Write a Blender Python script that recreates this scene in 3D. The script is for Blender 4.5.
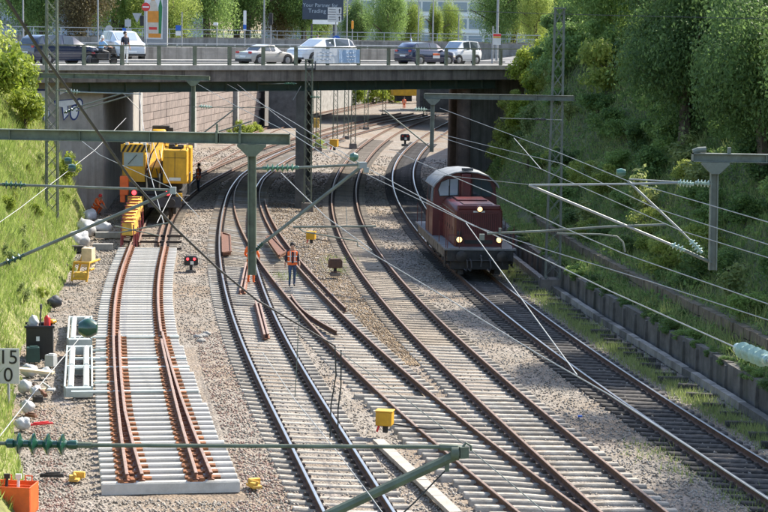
import bpy, bmesh, math, random
import numpy as np
from mathutils import Vector, Matrix
random.seed(7); RNG = np.random.default_rng(7)
for o in list(bpy.data.objects): bpy.data.objects.remove(o)
SC = bpy.context.scene; COL = SC.collection
R = math.radians

# ------------------------------------------------------------------ camera
FPX, CX, CY, CAMH, YH, ROLL = 2000.0, 384.0, 256.0, 10.0, 29.0, R(1.0)
PITCH = math.atan((CY - YH) / FPX)
cam = bpy.data.cameras.new('camera'); camo = bpy.data.objects.new('camera', cam); COL.objects.link(camo)
cam.sensor_width = 36; cam.lens = 36 * FPX / 768; cam.clip_start = 0.5; cam.clip_end = 5000
camo.matrix_world = Matrix.Translation((0, 0, CAMH)) @ Matrix.Rotation(R(90) - PITCH, 4, 'X') @ Matrix.Rotation(ROLL, 4, 'Z')
SC.camera = camo

# ------------------------------------------------------------------ sky and sun
SUN_EL = R(43); SUN_DIR = Vector((0.76 * math.cos(SUN_EL), 0.65 * math.cos(SUN_EL), math.sin(SUN_EL))).normalized()
W = bpy.data.worlds.new('World'); SC.world = W; W.use_nodes = True
nt = W.node_tree; bg = nt.nodes['Background']; sky = nt.nodes.new('ShaderNodeTexSky')
sky.sky_type = 'NISHITA'; sky.sun_disc = False; sky.sun_elevation = SUN_EL
sky.sun_rotation = math.atan2(SUN_DIR.x, SUN_DIR.y); sky.air_density = 1.0; sky.dust_density = 1.6
nt.links.new(sky.outputs[0], bg.inputs[0]); bg.inputs[1].default_value = 0.145
sun = bpy.data.lights.new('sun', 'SUN'); sun.energy = 4.2; sun.angle = R(0.53); sun.color = (1.0, 0.925, 0.80)
suno = bpy.data.objects.new('sun', sun); COL.objects.link(suno)
suno.rotation_euler = SUN_DIR.to_track_quat('Z', 'Y').to_euler()
SC.view_settings.view_transform = 'Standard'; SC.view_settings.look = 'None'
SC.view_settings.exposure = 1.24; SC.view_settings.gamma = 1.0
SC.cycles.max_bounces = 5; SC.cycles.diffuse_bounces = 3; SC.cycles.glossy_bounces = 2; SC.cycles.transmission_bounces = 2; SC.cycles.transparent_max_bounces = 2

# ------------------------------------------------------------------ helpers
def ray(px, py):
    u = (px - CX) / FPX; v = (py - CY) / FPX; c, s = math.cos(ROLL), math.sin(ROLL)
    u0 = c * u + s * v; v0 = -s * u + c * v
    return Vector((u0, math.cos(PITCH) - v0 * math.sin(PITCH), -math.sin(PITCH) - v0 * math.cos(PITCH)))
def at(px, py, z=0.0):
    r = ray(px, py); return Vector((0, 0, CAMH)) + r * ((z - CAMH) / r.z)
def atY(px, py, Y):
    r = ray(px, py); return Vector((0, 0, CAMH)) + r * (Y / r.y)

def tag(o, label=None, cat=None, group=None, kind=None):
    if label: o['label'] = label
    if cat: o['category'] = cat
    if group: o['group'] = group
    if kind: o['kind'] = kind
    return o
def thing(name, label, cat, loc=(0, 0, 0), rz=0.0, group=None):
    o = bpy.data.objects.new(name, None); COL.objects.link(o); o.empty_display_size = 0.2
    o.location = loc; o.rotation_euler = (0, 0, rz)
    return tag(o, label, cat, group)
def link(name, me, parent=None):
    o = bpy.data.objects.new(name, me); COL.objects.link(o)
    if parent is not None: o.parent = parent
    return o
def copy_tree(o, parent=None):
    c = o.copy(); COL.objects.link(c); c.parent = parent
    for ch in list(o.children): copy_tree(ch, c)
    return c

class MB:
    """collects shapes for ONE mesh object"""
    def __init__(s): s.v = []; s.f = []; s.m = []; s.o = Vector((0, 0, 0))
    def add(s, vs, fs, mi=0):
        b = len(s.v); s.v += [tuple(Vector(p) - s.o) for p in vs]; s.f += [tuple(i + b for i in f) for f in fs]; s.m += [mi] * len(fs)
        return s
    def box(s, c, d, rz=0.0, mi=0, M=None, top=1.0):
        hx, hy, hz = d[0] / 2, d[1] / 2, d[2] / 2
        ps = [Vector((x * (top if z > 0 else 1), y * (top if z > 0 else 1), z)) for z in (-hz, hz) for (x, y) in ((-hx, -hy), (hx, -hy), (hx, hy), (-hx, hy))]
        if M is None: M = Matrix.Rotation(rz, 3, 'Z')
        c = Vector(c)
        return s.add([M @ p + c for p in ps], [(3, 2, 1, 0), (4, 5, 6, 7), (0, 1, 5, 4), (1, 2, 6, 5), (2, 3, 7, 6), (3, 0, 4, 7)], mi)
    def bar(s, a, b, w, h=None, mi=0, up=(0, 0, 1)):
        a, b = Vector(a), Vector(b); h = h or w; d = b - a; L = d.length
        if L < 1e-6: return s
        d = d / L; u = Vector(up)
        if abs(d.dot(u)) > .98: u = Vector((1, 0, 0)) if abs(d.x) < .9 else Vector((0, 1, 0))
        x = d.cross(u).normalized(); z = x.cross(d).normalized()
        ps = []
        for p in (a, b):
            for (i, j) in ((-1, -1), (1, -1), (1, 1), (-1, 1)): ps.append(p + x * (i * w / 2) + z * (j * h / 2))
        return s.add(ps, [(0, 1, 2, 3), (7, 6, 5, 4), (4, 5, 1, 0), (5, 6, 2, 1), (6, 7, 3, 2), (7, 4, 0, 3)], mi)
    def tube(s, pts, r, n=8, mi=0, caps=True):
        pts = [Vector(p) for p in pts]; m = len(pts); rs = r if isinstance(r, (list, tuple)) else [r] * m
        vs = []; prev = None
        for i, p in enumerate(pts):
            d = (pts[min(i + 1, m - 1)] - pts[max(i - 1, 0)])
            d = d.normalized() if d.length > 1e-9 else Vector((0, 0, 1))
            if prev is None:
                u = Vector((0, 0, 1)) if abs(d.z) < .9 else Vector((1, 0, 0)); x = d.cross(u).normalized()
            else:
                x = prev - d * prev.dot(d); x = x.normalized() if x.length > 1e-6 else d.orthogonal().normalized()
            prev = x; y = d.cross(x)
            for k in range(n):
                a = 2 * math.pi * k / n; vs.append(p + (x * math.cos(a) + y * math.sin(a)) * rs[i])
        fs = []
        for i in range(m - 1):
            for k in range(n):
                k2 = (k + 1) % n; fs.append((i * n + k, i * n + k2, (i + 1) * n + k2, (i + 1) * n + k))
        if caps: fs.append(tuple(range(n - 1, -1, -1))); fs.append(tuple((m - 1) * n + k for k in range(n)))
        return s.add(vs, fs, mi)
    def lathe(s, prof, c=(0, 0, 0), axis='Z', n=16, mi=0, M=None):
        vs = []
        for (r, h) in prof:
            for k in range(n):
                a = 2 * math.pi * k / n; p = Vector((r * math.cos(a), r * math.sin(a), h))
                if axis == 'X': p = Vector((p.z, p.x, p.y))
                if axis == 'Y': p = Vector((p.x, p.z, p.y))
                if M is not None: p = M @ p
                vs.append(p + Vector(c))
        fs = []; m = len(prof)
        for i in range(m - 1):
            for k in range(n):
                k2 = (k + 1) % n; fs.append((i * n + k, i * n + k2, (i + 1) * n + k2, (i + 1) * n + k))
        if prof[0][0] > 1e-4: fs.append(tuple(range(n - 1, -1, -1)))
        if prof[-1][0] > 1e-4: fs.append(tuple((m - 1) * n + k for k in range(n)))
        return s.add(vs, fs, mi)
    def prism(s, poly, w, axis='Y', c=(0, 0, 0), mi=0, taper=1.0):
        """2D outline extruded symmetrically along axis; coords (a,z)"""
        n = len(poly); vs = []
        for t in (-w / 2, w / 2):
            for (a, z) in poly:
                p = (a, t, z) if axis == 'Y' else (t, a, z) if axis == 'X' else (a, z, t)
                vs.append(Vector(p) + Vector(c))
        fs = [tuple(range(n)), tuple(range(2 * n - 1, n - 1, -1))]
        for i in range(n):
            j = (i + 1) % n; fs.append((i, i + n, j + n, j))
        return s.add(vs, fs, mi)
    def quad(s, a, b, c, d, mi=0): return s.add([a, b, c, d], [(0, 1, 2, 3)], mi)
    def mesh(s, name, mats, smooth=False):
        me = bpy.data.meshes.new(name); me.from_pydata(s.v, [], s.f)
        for m in (mats if isinstance(mats, (list, tuple)) else [mats]): me.materials.append(m)
        if len(s.m): me.polygons.foreach_set('material_index', s.m)
        bm = bmesh.new(); bm.from_mesh(me); bmesh.ops.recalc_face_normals(bm, faces=bm.faces); bm.to_mesh(me); bm.free()
        if smooth: me.polygons.foreach_set('use_smooth', [True] * len(me.polygons)); me.set_sharp_from_angle(angle=R(38))
        me.update(); return me
    def build(s, name, mats, parent=None, smooth=False, bevel=0.0):
        o = link(name, s.mesh(name, mats, smooth), parent)
        if bevel:
            b = o.modifiers.new('bevel', 'BEVEL'); b.width = bevel; b.segments = 2; b.limit_method = 'ANGLE'; b.angle_limit = R(40)
        return o
def W_(parent):
    """builder whose shapes are given in world coordinates under an unrotated parent"""
    m = MB(); m.o = Vector(parent.location); return m
def fast_mesh(name, verts, faces, mat, k):
    """numpy verts (n,3), faces (m,k)"""
    me = bpy.data.meshes.new(name); n, m = len(verts), len(faces)
    me.vertices.add(n); me.vertices.foreach_set('co', np.ascontiguousarray(verts, dtype=np.float32).ravel())
    me.loops.add(m * k); me.loops.foreach_set('vertex_index', np.ascontiguousarray(faces, dtype=np.int32).ravel())
    me.polygons.add(m); me.polygons.foreach_set('loop_start', np.arange(0, m * k, k, dtype=np.int32))
    me.update(calc_edges=True); me.validate()
    for mm in (mat if isinstance(mat, (list, tuple)) else [mat]): me.materials.append(mm)
    return me

# ------------------------------------------------------------------ materials
MATS = {}
def mat(name, col, rough=.7, metal=0.0, var=.12, scale=4.0, bump=0.0, bscale=40.0, col2=None, dirt=None, dscale=1.5, emit=None, estr=0, spec=.5, coat=0.0, ov=0.0, streak=False):
    """principled, colour broken up by two noises; dirt = second colour in blotches"""
    if name in MATS: return MATS[name]
    m = bpy.data.materials.new(name); m.use_nodes = True; N = m.node_tree.nodes; L = m.node_tree.links
    b = N['Principled BSDF']; b.inputs['Roughness'].default_value = rough; b.inputs['Metallic'].default_value = metal
    b.inputs['Specular IOR Level'].default_value = spec; b.inputs['Coat Weight'].default_value = coat
    tc = N.new('ShaderNodeTexCoord')
    nz = N.new('ShaderNodeTexNoise'); nz.inputs['Scale'].default_value = scale; nz.inputs['Detail'].default_value = 6; nz.inputs['Roughness'].default_value = .65
    L.new(tc.outputs['Object'], nz.inputs['Vector'])
    c2 = col2 or tuple(max(0, c * (1 - 2.2 * var)) for c in col)
    c1 = tuple(min(1, c * (1 + var)) for c in col)
    mx = N.new('ShaderNodeMix'); mx.data_type = 'RGBA'
    rp = N.new('ShaderNodeMapRange'); rp.inputs[1].default_value = .3; rp.inputs[2].default_value = .7
    L.new(nz.outputs[0], rp.inputs[0]); L.new(rp.outputs[0], mx.inputs[0])
    mx.inputs[6].default_value = (*c2, 1); mx.inputs[7].default_value = (*c1, 1); out = mx.outputs[2]
    if dirt:
        n2 = N.new('ShaderNodeTexNoise'); n2.inputs['Scale'].default_value = dscale; n2.inputs['Detail'].default_value = 8; n2.inputs['Roughness'].default_value = .7
        if streak:
            mp = N.new('ShaderNodeMapping'); mp.inputs['Scale'].default_value = (1.6, 1.6, .10); g_ = N.new('ShaderNodeNewGeometry'); L.new(g_.outputs['Position'], mp.inputs[0]); L.new(mp.outputs[0], n2.inputs['Vector'])
        else: L.new(tc.outputs['Object'], n2.inputs['Vector'])
        r2 = N.new('ShaderNodeMapRange'); r2.inputs[1].default_value = .48; r2.inputs[2].default_value = .68; L.new(n2.outputs[0], r2.inputs[0])
        m2 = N.new('ShaderNodeMix'); m2.data_type = 'RGBA'; L.new(r2.outputs[0], m2.inputs[0]); L.new(out, m2.inputs[6]); m2.inputs[7].default_value = (*dirt, 1); out = m2.outputs[2]
    if ov:      # each piece of its own tone
        oi = N.new('ShaderNodeObjectInfo'); r3 = N.new('ShaderNodeMapRange'); r3.inputs[3].default_value = 1 - ov; r3.inputs[4].default_value = 1 + ov * .35; L.new(oi.outputs['Random'], r3.inputs[0])
        hs = N.new('ShaderNodeHueSaturation'); L.new(r3.outputs[0], hs.inputs['Value']); L.new(out, hs.inputs['Color']); out = hs.outputs[0]
    L.new(out, b.inputs['Base Color'])
    if bump:
        n3 = N.new('ShaderNodeTexNoise'); n3.inputs['Scale'].default_value = bscale; n3.inputs['Detail'].default_value = 4
        L.new(tc.outputs['Object'], n3.inputs['Vector']); bp = N.new('ShaderNodeBump'); bp.inputs['Strength'].default_value = bump; bp.inputs['Distance'].default_value = .02
        L.new(n3.outputs[0], bp.inputs['Height']); L.new(bp.outputs[0], b.inputs['Normal'])
    if emit: b.inputs['Emission Color'].default_value = (*emit, 1); b.inputs['Emission Strength'].default_value = estr
    MATS[name] = m; return m

def gravel(name, cols, scale=15.0, wet=None):
    m = bpy.data.materials.new(name); m.use_nodes = True; N = m.node_tree.nodes; L = m.node_tree.links
    b = N['Principled BSDF']; b.inputs['Roughness'].default_value = .85; b.inputs['Specular IOR Level'].default_value = .25
    tc = N.new('ShaderNodeTexCoord')
    v = N.new('ShaderNodeTexVoronoi'); v.inputs['Scale'].default_value = scale; v.inputs['Randomness'].default_value = 1
    L.new(tc.outputs['Object'], v.inputs['Vector'])
    sep = N.new('ShaderNodeSeparateColor'); L.new(v.outputs['Color'], sep.inputs[0])
    cr = N.new('ShaderNodeValToRGB'); el = cr.color_ramp.elements
    el[0].position = 0; el[0].color = (*cols[0], 1); el[1].position = 1; el[1].color = (*cols[-1], 1)
    for i, c in enumerate(cols[1:-1]):
        e = el.new((i + 1) / (len(cols) - 1)); e.color = (*c, 1)
    L.new(sep.outputs[0], cr.inputs[0])
    # big blotches: rust brown along the rails, brick red dust, pale new stone
    out = cr.outputs[0]
    for (sc, lo, hi, c, amt, off) in ((.16, .44, .62, (.235, .165, .105), .7, 0.0), (3.2, .45, .62, (.13, .112, .092), .55, 13.0), (.5, .56, .66, (.40, .345, .31), .6, 31.0), (1.3, .6, .72, (.13, .11, .09), .5, 77.0)):
        mp = N.new('ShaderNodeMapping'); mp.inputs['Location'].default_value = (off, off * .7, 0); L.new(tc.outputs['Object'], mp.inputs[0])
        n = N.new('ShaderNodeTexNoise'); n.inputs['Scale'].default_value = sc; n.inputs['Detail'].default_value = 7; n.inputs['Roughness'].default_value = .7; L.new(mp.outputs[0], n.inputs[0])
        r = N.new('ShaderNodeMapRange'); r.inputs[1].default_value = lo; r.inputs[2].default_value = hi; r.inputs[4].default_value = amt; L.new(n.outputs[0], r.inputs[0])
        mx = N.new('ShaderNodeMix'); mx.data_type = 'RGBA'; L.new(r.outputs[0], mx.inputs[0]); L.new(out, mx.inputs[6]); mx.inputs[7].default_value = (*c, 1); out = mx.outputs[2]
    L.new(out, b.inputs['Base Color'])
    bp = N.new('ShaderNodeBump'); bp.inputs['Strength'].default_value = .9; bp.inputs['Distance'].default_value = .05; bp.invert = True
    L.new(v.outputs['Distance'], bp.inputs['Height']); L.new(bp.outputs[0], b.inputs['Normal'])
    MATS[name] = m; return m

def leafmat(name, c1, c2, trans=.35, rough=.55):
    m = bpy.data.materials.new(name); m.use_nodes = True; N = m.node_tree.nodes; L = m.node_tree.links
    b = N['Principled BSDF']; b.inputs['Roughness'].default_value = rough; b.inputs['Specular IOR Level'].default_value = .3
    g = N.new('ShaderNodeNewGeometry'); oi = N.new('ShaderNodeObjectInfo')
    n = N.new('ShaderNodeTexNoise'); n.inputs['Scale'].default_value = .9; n.inputs['Detail'].default_value = 3; L.new(g.outputs['Position'], n.inputs[0])
    ad = N.new('ShaderNodeMath'); ad.operation = 'ADD'; L.new(n.outputs[0], ad.inputs[0])
    ml = N.new('ShaderNodeMath'); ml.operation = 'MULTIPLY_ADD'; L.new(g.outputs['Random Per Island'], ml.inputs[0]); ml.inputs[1].default_value = .7; ml.inputs[2].default_value = -.35
    L.new(ml.outputs[0], ad.inputs[1])
    a2 = N.new('ShaderNodeMath'); a2.operation = 'MULTIPLY_ADD'; L.new(oi.outputs['Random'], a2.inputs[0]); a2.inputs[1].default_value = .5; L.new(ad.outputs[0], a2.inputs[2])
    r = N.new('ShaderNodeMapRange'); r.inputs[1].default_value = .3; r.inputs[2].default_value = 1.15; L.new(a2.outputs[0], r.inputs[0])
    mx = N.new('ShaderNodeMix'); mx.data_type = 'RGBA'; L.new(r.outputs[0], mx.inputs[0]); mx.inputs[6].default_value = (*c1, 1); mx.inputs[7].default_value = (*c2, 1)
    L.new(mx.outputs[2], b.inputs['Base Color'])
    t = N.new('ShaderNodeBsdfTranslucent'); L.new(mx.outputs[2], t.inputs[0])
    ms = N.new('ShaderNodeMixShader'); ms.inputs[0].default_value = trans; L.new(b.outputs[0], ms.inputs[1]); L.new(t.outputs[0], ms.inputs[2])
    L.new(ms.outputs[0], N['Material Output'].inputs[0]); MATS[name] = m; return m

def glassmat(name, col, rough=.08):
    return mat(name, col, rough, var=.05, spec=.8)

M_ball = gravel('ballast', [(.165, .142, .117), (.245, .214, .18), (.315, .282, .242), (.21, .184, .153), (.375, .338, .292)])
M_old = gravel('ballast_dark', [(.09, .085, .08), (.17, .16, .15), (.24, .22, .21), (.13, .12, .11), (.30, .28, .26)])
M_stone = leafmat('ballast_stone', (.14, .118, .096), (.41, .372, .322), 0.0, .85)
M_brickstone = leafmat('red_stone', (.20, .12, .095), (.40, .29, .25), 0.0, .85)
M_conc_new = mat('new_concrete', (.55, .53, .48), .82, var=.07, scale=3, bump=.2, bscale=50, dirt=(.41, .39, .345), dscale=1.8, ov=.16)
M_conc_old = mat('old_sleeper_concrete', (.41, .38, .33), .88, var=.16, scale=4, bump=.35, dirt=(.21, .175, .135), dscale=2.2, ov=.32)
M_conc_dirty = mat('dirty_sleeper_concrete', (.36, .305, .235), .9, var=.2, scale=4, bump=.35, dirt=(.21, .165, .12), dscale=2.0, ov=.28)
M_wood = mat('sleeper_timber', (.075, .068, .062), .9, var=.25, scale=5, bump=.5, dirt=(.13, .12, .115), ov=.35)
M_clip = mat('clip_steel', (.055, .04, .032), .8, var=.3)
M_clip_rust = mat('clip_rust', (.30, .115, .04), .8, var=.35, scale=9, ov=.3)
M_railside = mat('rail_rust_dark', (.125, .066, .042), .85, var=.25, scale=6)
M_railside_new = mat('rail_rust_orange', (.225, .10, .06), .85, var=.25, scale=7)
M_railtop_shiny = mat('rail_head_polished', (.42, .42, .43), .34, metal=.85, var=.08)
M_railtop_rust = mat('rail_head_rust', (.25, .165, .12), .55, metal=.1, var=.2, scale=8)
M_railtop_new = mat('rail_head_new', (.34, .225, .17), .5, metal=.15, var=.18, scale=5)
M_green = mat('catenary_green', (.125, .15, .105), .65, var=.15, scale=3, dirt=(.075, .08, .055), dscale=2.5)
M_greengrey = mat('catenary_grey_green', (.155, .175, .15), .65, var=.15, scale=3, dirt=(.10, .105, .085), dscale=2.5)
M_tubegrey = mat('tube_galvanised', (.28, .30, .295), .55, metal=.2, var=.12)
M_wire = mat('wire_grey', (.30, .30, .29), .55, metal=.3, var=.08)
M_wire_dark = mat('wire_dark', (.03, .03, .032), .6, var=.1)
M_ins = mat('insulator_green', (.015, .07, .042), .2, var=.15, spec=.6, coat=.3, dirt=(.03, .05, .04), dscale=6)
M_ins_pale = mat('insulator_pale_glass', (.33, .45, .385), .2, var=.15, spec=.6, coat=.3, dirt=(.20, .27, .23), dscale=7)
M_conc = mat('bridge_concrete', (.30, .28, .25), .9, var=.16, scale=1.2, bump=.2, dirt=(.13, .118, .10), dscale=1.1, streak=True)
M_conc_dark = mat('fascia_concrete', (.19, .165, .14), .9, var=.22, scale=1.0, bump=.2, dirt=(.07, .06, .05), dscale=1.3, ov=.2, streak=True)
M_conc_light = mat('kerb_concrete', (.36, .35, .325), .88, var=.14, scale=2, bump=.2, ov=.15, dirt=(.24, .23, .21), dscale=1.5)
M_girder = mat('girder_green', (.075, .11, .09), .65, var=.15, scale=1.5, dirt=(.05, .06, .05))
M_wallc = mat('wall_concrete', (.15, .14, .125), .92, var=.25, scale=1.8, bump=.3, dirt=(.07, .07, .055), dscale=1.0, ov=.2, streak=True)
M_brick = mat('brick_pink', (.25, .20, .172), .92, var=.18, scale=2.5, bump=.2, dirt=(.155, .125, .11), dscale=.8, ov=.18, streak=True)
M_asph = mat('asphalt', (.16, .155, .15), .92, var=.12, scale=6, bump=.3, bscale=80)
M_soil = mat('soil', (.105, .13, .05), .95, var=.35, scale=3, bump=.5, bscale=18, dirt=(.15, .14, .075), dscale=.9)
M_grasssoil = mat('grass_soil', (.19, .20, .06), .95, var=.3, scale=2.0, bump=.6, bscale=14, dirt=(.27, .235, .13), dscale=.9)
M_grass = leafmat('grass_bright', (.15, .24, .04), (.40, .48, .14), .45)
M_grass_dull = leafmat('grass_dull', (.14, .205, .065), (.37, .42, .16), .5)
M_leaf_dark = leafmat('leaf_dark', (.075, .135, .045), (.205, .315, .095), .5)
M_leaf_mid = leafmat('leaf_mid', (.10, .185, .055), (.30, .43, .125), .52)
M_leaf_light = leafmat('leaf_light', (.17, .25, .045), (.44, .50, .13), .55)
M_leaf_lime = leafmat('leaf_lime', (.13, .21, .02), (.38, .44, .07), .45)
M_leaf_brown = leafmat('leaf_brown', (.10, .08, .04), (.22, .19, .08), .35)
M_bark = mat('bark', (.12, .095, .07), .95, var=.3, scale=6, bump=.6)
M_black = mat('black_steel', (.018, .018, .019), .6, var=.3, scale=5, dirt=(.05, .042, .035))
M_dgrey = mat('dark_grey_steel', (.07, .07, .075), .6, var=.2)
M_yellow = mat('yellow_paint', (.66, .36, .018), .48, var=.12, scale=2, dirt=(.46, .25, .03), dscale=1.8, streak=True)
M_yellow2 = mat('yellow_worn', (.72, .43, .06), .6, var=.15, scale=5, dirt=(.35, .22, .07), dscale=3)
M_orange = mat('orange_red', (.78, .13, .025), .5, var=.1, scale=4, dirt=(.55, .10, .03))
M_vest = mat('vest_orange', (.90, .16, .03), .75, var=.1, scale=8)
M_refl = mat('reflective_stripe', (.70, .70, .66), .4, var=.05)
M_skin = mat('skin', (.50, .30, .21), .6, var=.06)
M_navy = mat('navy_cloth', (.025, .03, .05), .9, var=.2)
M_jeans = mat('jeans', (.055, .095, .18), .9, var=.2, scale=12)
M_hair = mat('dark_hair', (.03, .022, .017), .7, var=.2)
M_white = mat('white_paint', (.78, .78, .76), .5, var=.04)
M_grey = mat('grey_paint', (.42, .43, .43), .55, var=.08)
M_lred = mat('loco_red', (.115, .017, .020), .42, var=.18, scale=1.5, dirt=(.065, .016, .015), dscale=1.3, coat=.12, streak=True)
M_lred2 = mat('loco_red_grille', (.075, .014, .015), .5, var=.15)
M_roofg = mat('loco_roof_grey', (.25, .26, .26), .6, var=.15, scale=2, dirt=(.15, .15, .145))
M_frame = mat('loco_frame_tan', (.25, .21, .165), .75, var=.18, dirt=(.12, .10, .08), dscale=2)
M_plat = mat('platform_grey', (.22, .22, .22), .75, var=.15, dirt=(.14, .13, .12))
M_glass = glassmat('window_glass', (.045, .06, .075))
M_glass_painted_sky = glassmat('window_painted_sky', (.30, .36, .42))  # pale panes: reflected sky put into the base colour
M_lamp = mat('headlamp_lit', (1, .8, .5), .3, var=0, emit=(1.0, .60, .22), estr=.95)
M_redlamp = mat('red_lamp_lit', (.8, .05, .04), .3, var=0, emit=(1.0, .04, .05), estr=2.2)
M_redl = mat('red_lens', (.5, .03, .03), .25, var=0)
M_rubber = mat('rubber', (.022, .022, .022), .85, var=.1)
M_alu = mat('alloy', (.30, .30, .31), .35, metal=.6, var=.05)
M_bag = mat('white_plastic', (.47, .48, .48), .45, var=.12, scale=3, bump=.5, bscale=9)
M_galv = mat('galvanised_frame', (.46, .52, .50), .55, metal=.2, var=.1, scale=3)
M_timber = mat('fresh_timber', (.62, .50, .34), .8, var=.12, scale=4)
M_bin = mat('black_plastic', (.012, .012, .014), .4, var=.2)
M_red = mat('signal_red', (.65, .03, .03), .45, var=.05)
M_blue = mat('sign_blue', (.02, .12, .50), .45, var=.03)
M_magenta = mat('red_oxide_frame', (.30, .06, .07), .6, var=.2, scale=5)
M_rustplate = mat('rust_plate', (.17, .075, .045), .8, var=.25, scale=4)
M_stonewall = mat('terrace_stone', (.21, .165, .115), .95, var=.25, scale=3, bump=.6, bscale=12, dirt=(.10, .09, .06))
M_wood2 = mat('weathered_timber', (.075, .07, .064), .95, var=.3, scale=6, bump=.5, ov=.3)
M_conc_cover = mat('duct_concrete', (.40, .36, .31), .85, var=.12, scale=3, bump=.2)
M_dgpier = mat('pier_dark', (.10, .105, .105), .85, var=.2, scale=1.4, bump=.2)
M_pierr = mat('pier_brown', (.155, .115, .095), .85, var=.25, scale=1.2, bump=.2, dirt=(.09, .07, .06))
M_grafblue = mat('graffiti_blue', (.03, .05, .19), .7, var=.1); M_grafwhite = mat('graffiti_white', (.72, .74, .77), .75, var=.08)
M_banner = mat('banner_cloth', (.76, .78, .80), .8, var=.05); M_bannerblue = mat('banner_blue', (.42, .57, .76), .8, var=.08); M_bannertext = mat('banner_text', (.55, .62, .72), .8, var=.05)
M_mortar = mat('mortar', (.17, .14, .125), .95, var=.15)
M_insmid = mat('insulator_mid', (.06, .155, .105), .2, var=.15, spec=.6, coat=.3); M_tubelight = mat('tube_bright', (.34, .34, .325), .55, metal=.2, var=.1)
M_sticker = mat('sticker_white', (.75, .74, .72), .5, var=.03)
M_lightblue = mat('light_blue_cloth', (.28, .46, .66), .85, var=.08); M_rustbox = mat('brown_box', (.10, .055, .038), .7, var=.2, scale=5)
M_signwhite = mat('sign_white', (.60, .60, .58), .5, var=.05, scale=2, dirt=(.50, .50, .47)); M_greypole = mat('pole_grey', (.30, .31, .32), .55, metal=.2, var=.08)
M_poster = mat('poster_white', (.66, .66, .66), .5, var=.03); M_bottle = mat('bottle_print', (.60, .52, .42), .5, var=.08); M_botorange = mat('orange_print', (.72, .27, .03), .5, var=.08); M_leafgreen = mat('green_print', (.02, .20, .06), .5, var=.1)
M_greytext = mat('sign_text', (.20, .20, .21), .6, var=.03); M_orangelamp = mat('orange_lamp', (.9, .35, .03), .4, var=.03); M_bill = mat('billboard_navy', (.025, .04, .065), .5, var=.08, scale=.8); M_billtext = mat('billboard_text', (.32, .38, .44), .6, var=.03)
M_abut = mat('abutment_concrete', (.36, .34, .31), .9, var=.14, scale=1.2, bump=.2, dirt=(.23, .21, .185), dscale=1.0, streak=True)
M_tanstone = leafmat('tan_stone', (.17, .12, .075), (.42, .32, .21), 0.0, .85)
M_tarp = mat('dark_green_plastic', (.02, .06, .05), .5, var=.15)
M_straw = leafmat('straw', (.30, .25, .11), (.55, .48, .26), .3)
print('P1 ok')
# ------------------------------------------------------------------ track alignments (metres; X right, Y away)
TR = {
 'E': [(38, -3.98), (40, -4.31), (48, -5.61), (56, -6.82), (64, -7.95), (72, -8.95), (80, -9.78), (88, -10.49), (92, -10.86)],
 'E2': [(88, -10.49), (96, -11.25), (104, -11.85), (112, -12.2), (124, -12.2), (135, -11.75), (150, -10.8), (170, -8.9), (190, -6.4), (210, -3.3), (240, 2.5)],
 'A': [(26, 1.75), (32, .88), (40, -.3), (48, -1.51), (56, -2.72), (64, -3.85), (72, -4.86), (80, -5.75), (88, -6.53), (96, -7.2), (104, -7.78), (112, -8.28), (120, -8.7), (128, -8.95), (136, -9.0), (150, -8.5), (170, -6.8), (190, -4.2), (210, -.9), (240, 5.2)],
 'B': [(26, 7.85), (32, 6.25), (40, 4.25), (48, 2.39), (56, .67), (64, -.92), (72, -2.37), (80, -3.7), (88, -4.89), (96, -5.96), (104, -6.9), (112, -7.7), (120, -8.32), (128, -8.72), (136, -8.85), (150, -8.3)],
 'C': [(26, 8.35), (32, 7.27), (40, 5.91), (48, 4.6), (56, 3.35), (64, 2.2), (72, 1.15), (80, .23), (88, -.57), (96, -1.24), (104, -1.77), (112, -2.18), (120, -2.46), (128, -2.62), (136, -2.67), (144, -2.61), (152, -2.46), (160, -2.22), (168, -1.89), (176, -1.49), (184, -1.0), (192, -.43), (200, .22), (208, .98), (224, 2.85), (250, 6.5), (290, 13.5)],
 'D': [(26, 13.4), (32, 12.1), (40, 10.5), (48, 9.04), (56, 7.74), (64, 6.57), (72, 5.53), (80, 4.6), (88, 3.79), (96, 3.08), (104, 2.49), (112, 2.01), (120, 1.64), (128, 1.4), (136, 1.27), (144, 1.27), (152, 1.39), (160, 1.64), (168, 2.01), (176, 2.49), (184, 3.08), (192, 3.76), (200, 4.52), (208, 5.32), (224, 7.1), (250, 10.6), (290, 17.5)],
 'F': [(110, -12.3), (118, -12.75), (130, -13.2), (150, -13.1), (170, -12.4), (190, -11.9), (220, -9.6), (250, -5.5), (290, 1.5)],
}
TZ = {'E': .3, 'E2': .1, 'A': 0., 'B': -.1, 'C': -.28, 'D': -.5, 'F': 0.}
CANT = {'E': 0, 'E2': 0, 'A': .09, 'B': .06, 'C': .06, 'D': .08, 'F': 0}
def tz(k, Y): return float(np.interp(Y, [52, 80], [-.27, -.1])) if k == 'B' else TZ[k]
def tx(k, Y):
    t = TR[k]; n = len(t)
    if Y <= t[0][0]: i = 0
    elif Y >= t[-1][0]: i = n - 2
    else:
        i = 0
        while t[i + 1][0] < Y: i += 1
    p0, p1, p2, p3 = t[max(i - 1, 0)], t[i], t[i + 1], t[min(i + 2, n - 1)]
    u = (Y - p1[0]) / (p2[0] - p1[0]); h = p2[0] - p1[0]
    m1 = (p2[1] - p0[1]) / (p2[0] - p0[0]) * h; m2 = (p3[1] - p1[1]) / (p3[0] - p1[0]) * h
    if u < 0 or u > 1: return p1[1] + (p2[1] - p1[1]) * u
    return (2*u**3 - 3*u**2 + 1) * p1[1] + (u**3 - 2*u**2 + u) * m1 + (3*u**2 - 2*u**3) * p2[1] + (u**3 - u**2) * m2
def tdir(k, Y):
    d = (tx(k, Y + .3) - tx(k, Y - .3)) / .6; return Vector((d, 1, 0)).normalized()
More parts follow.
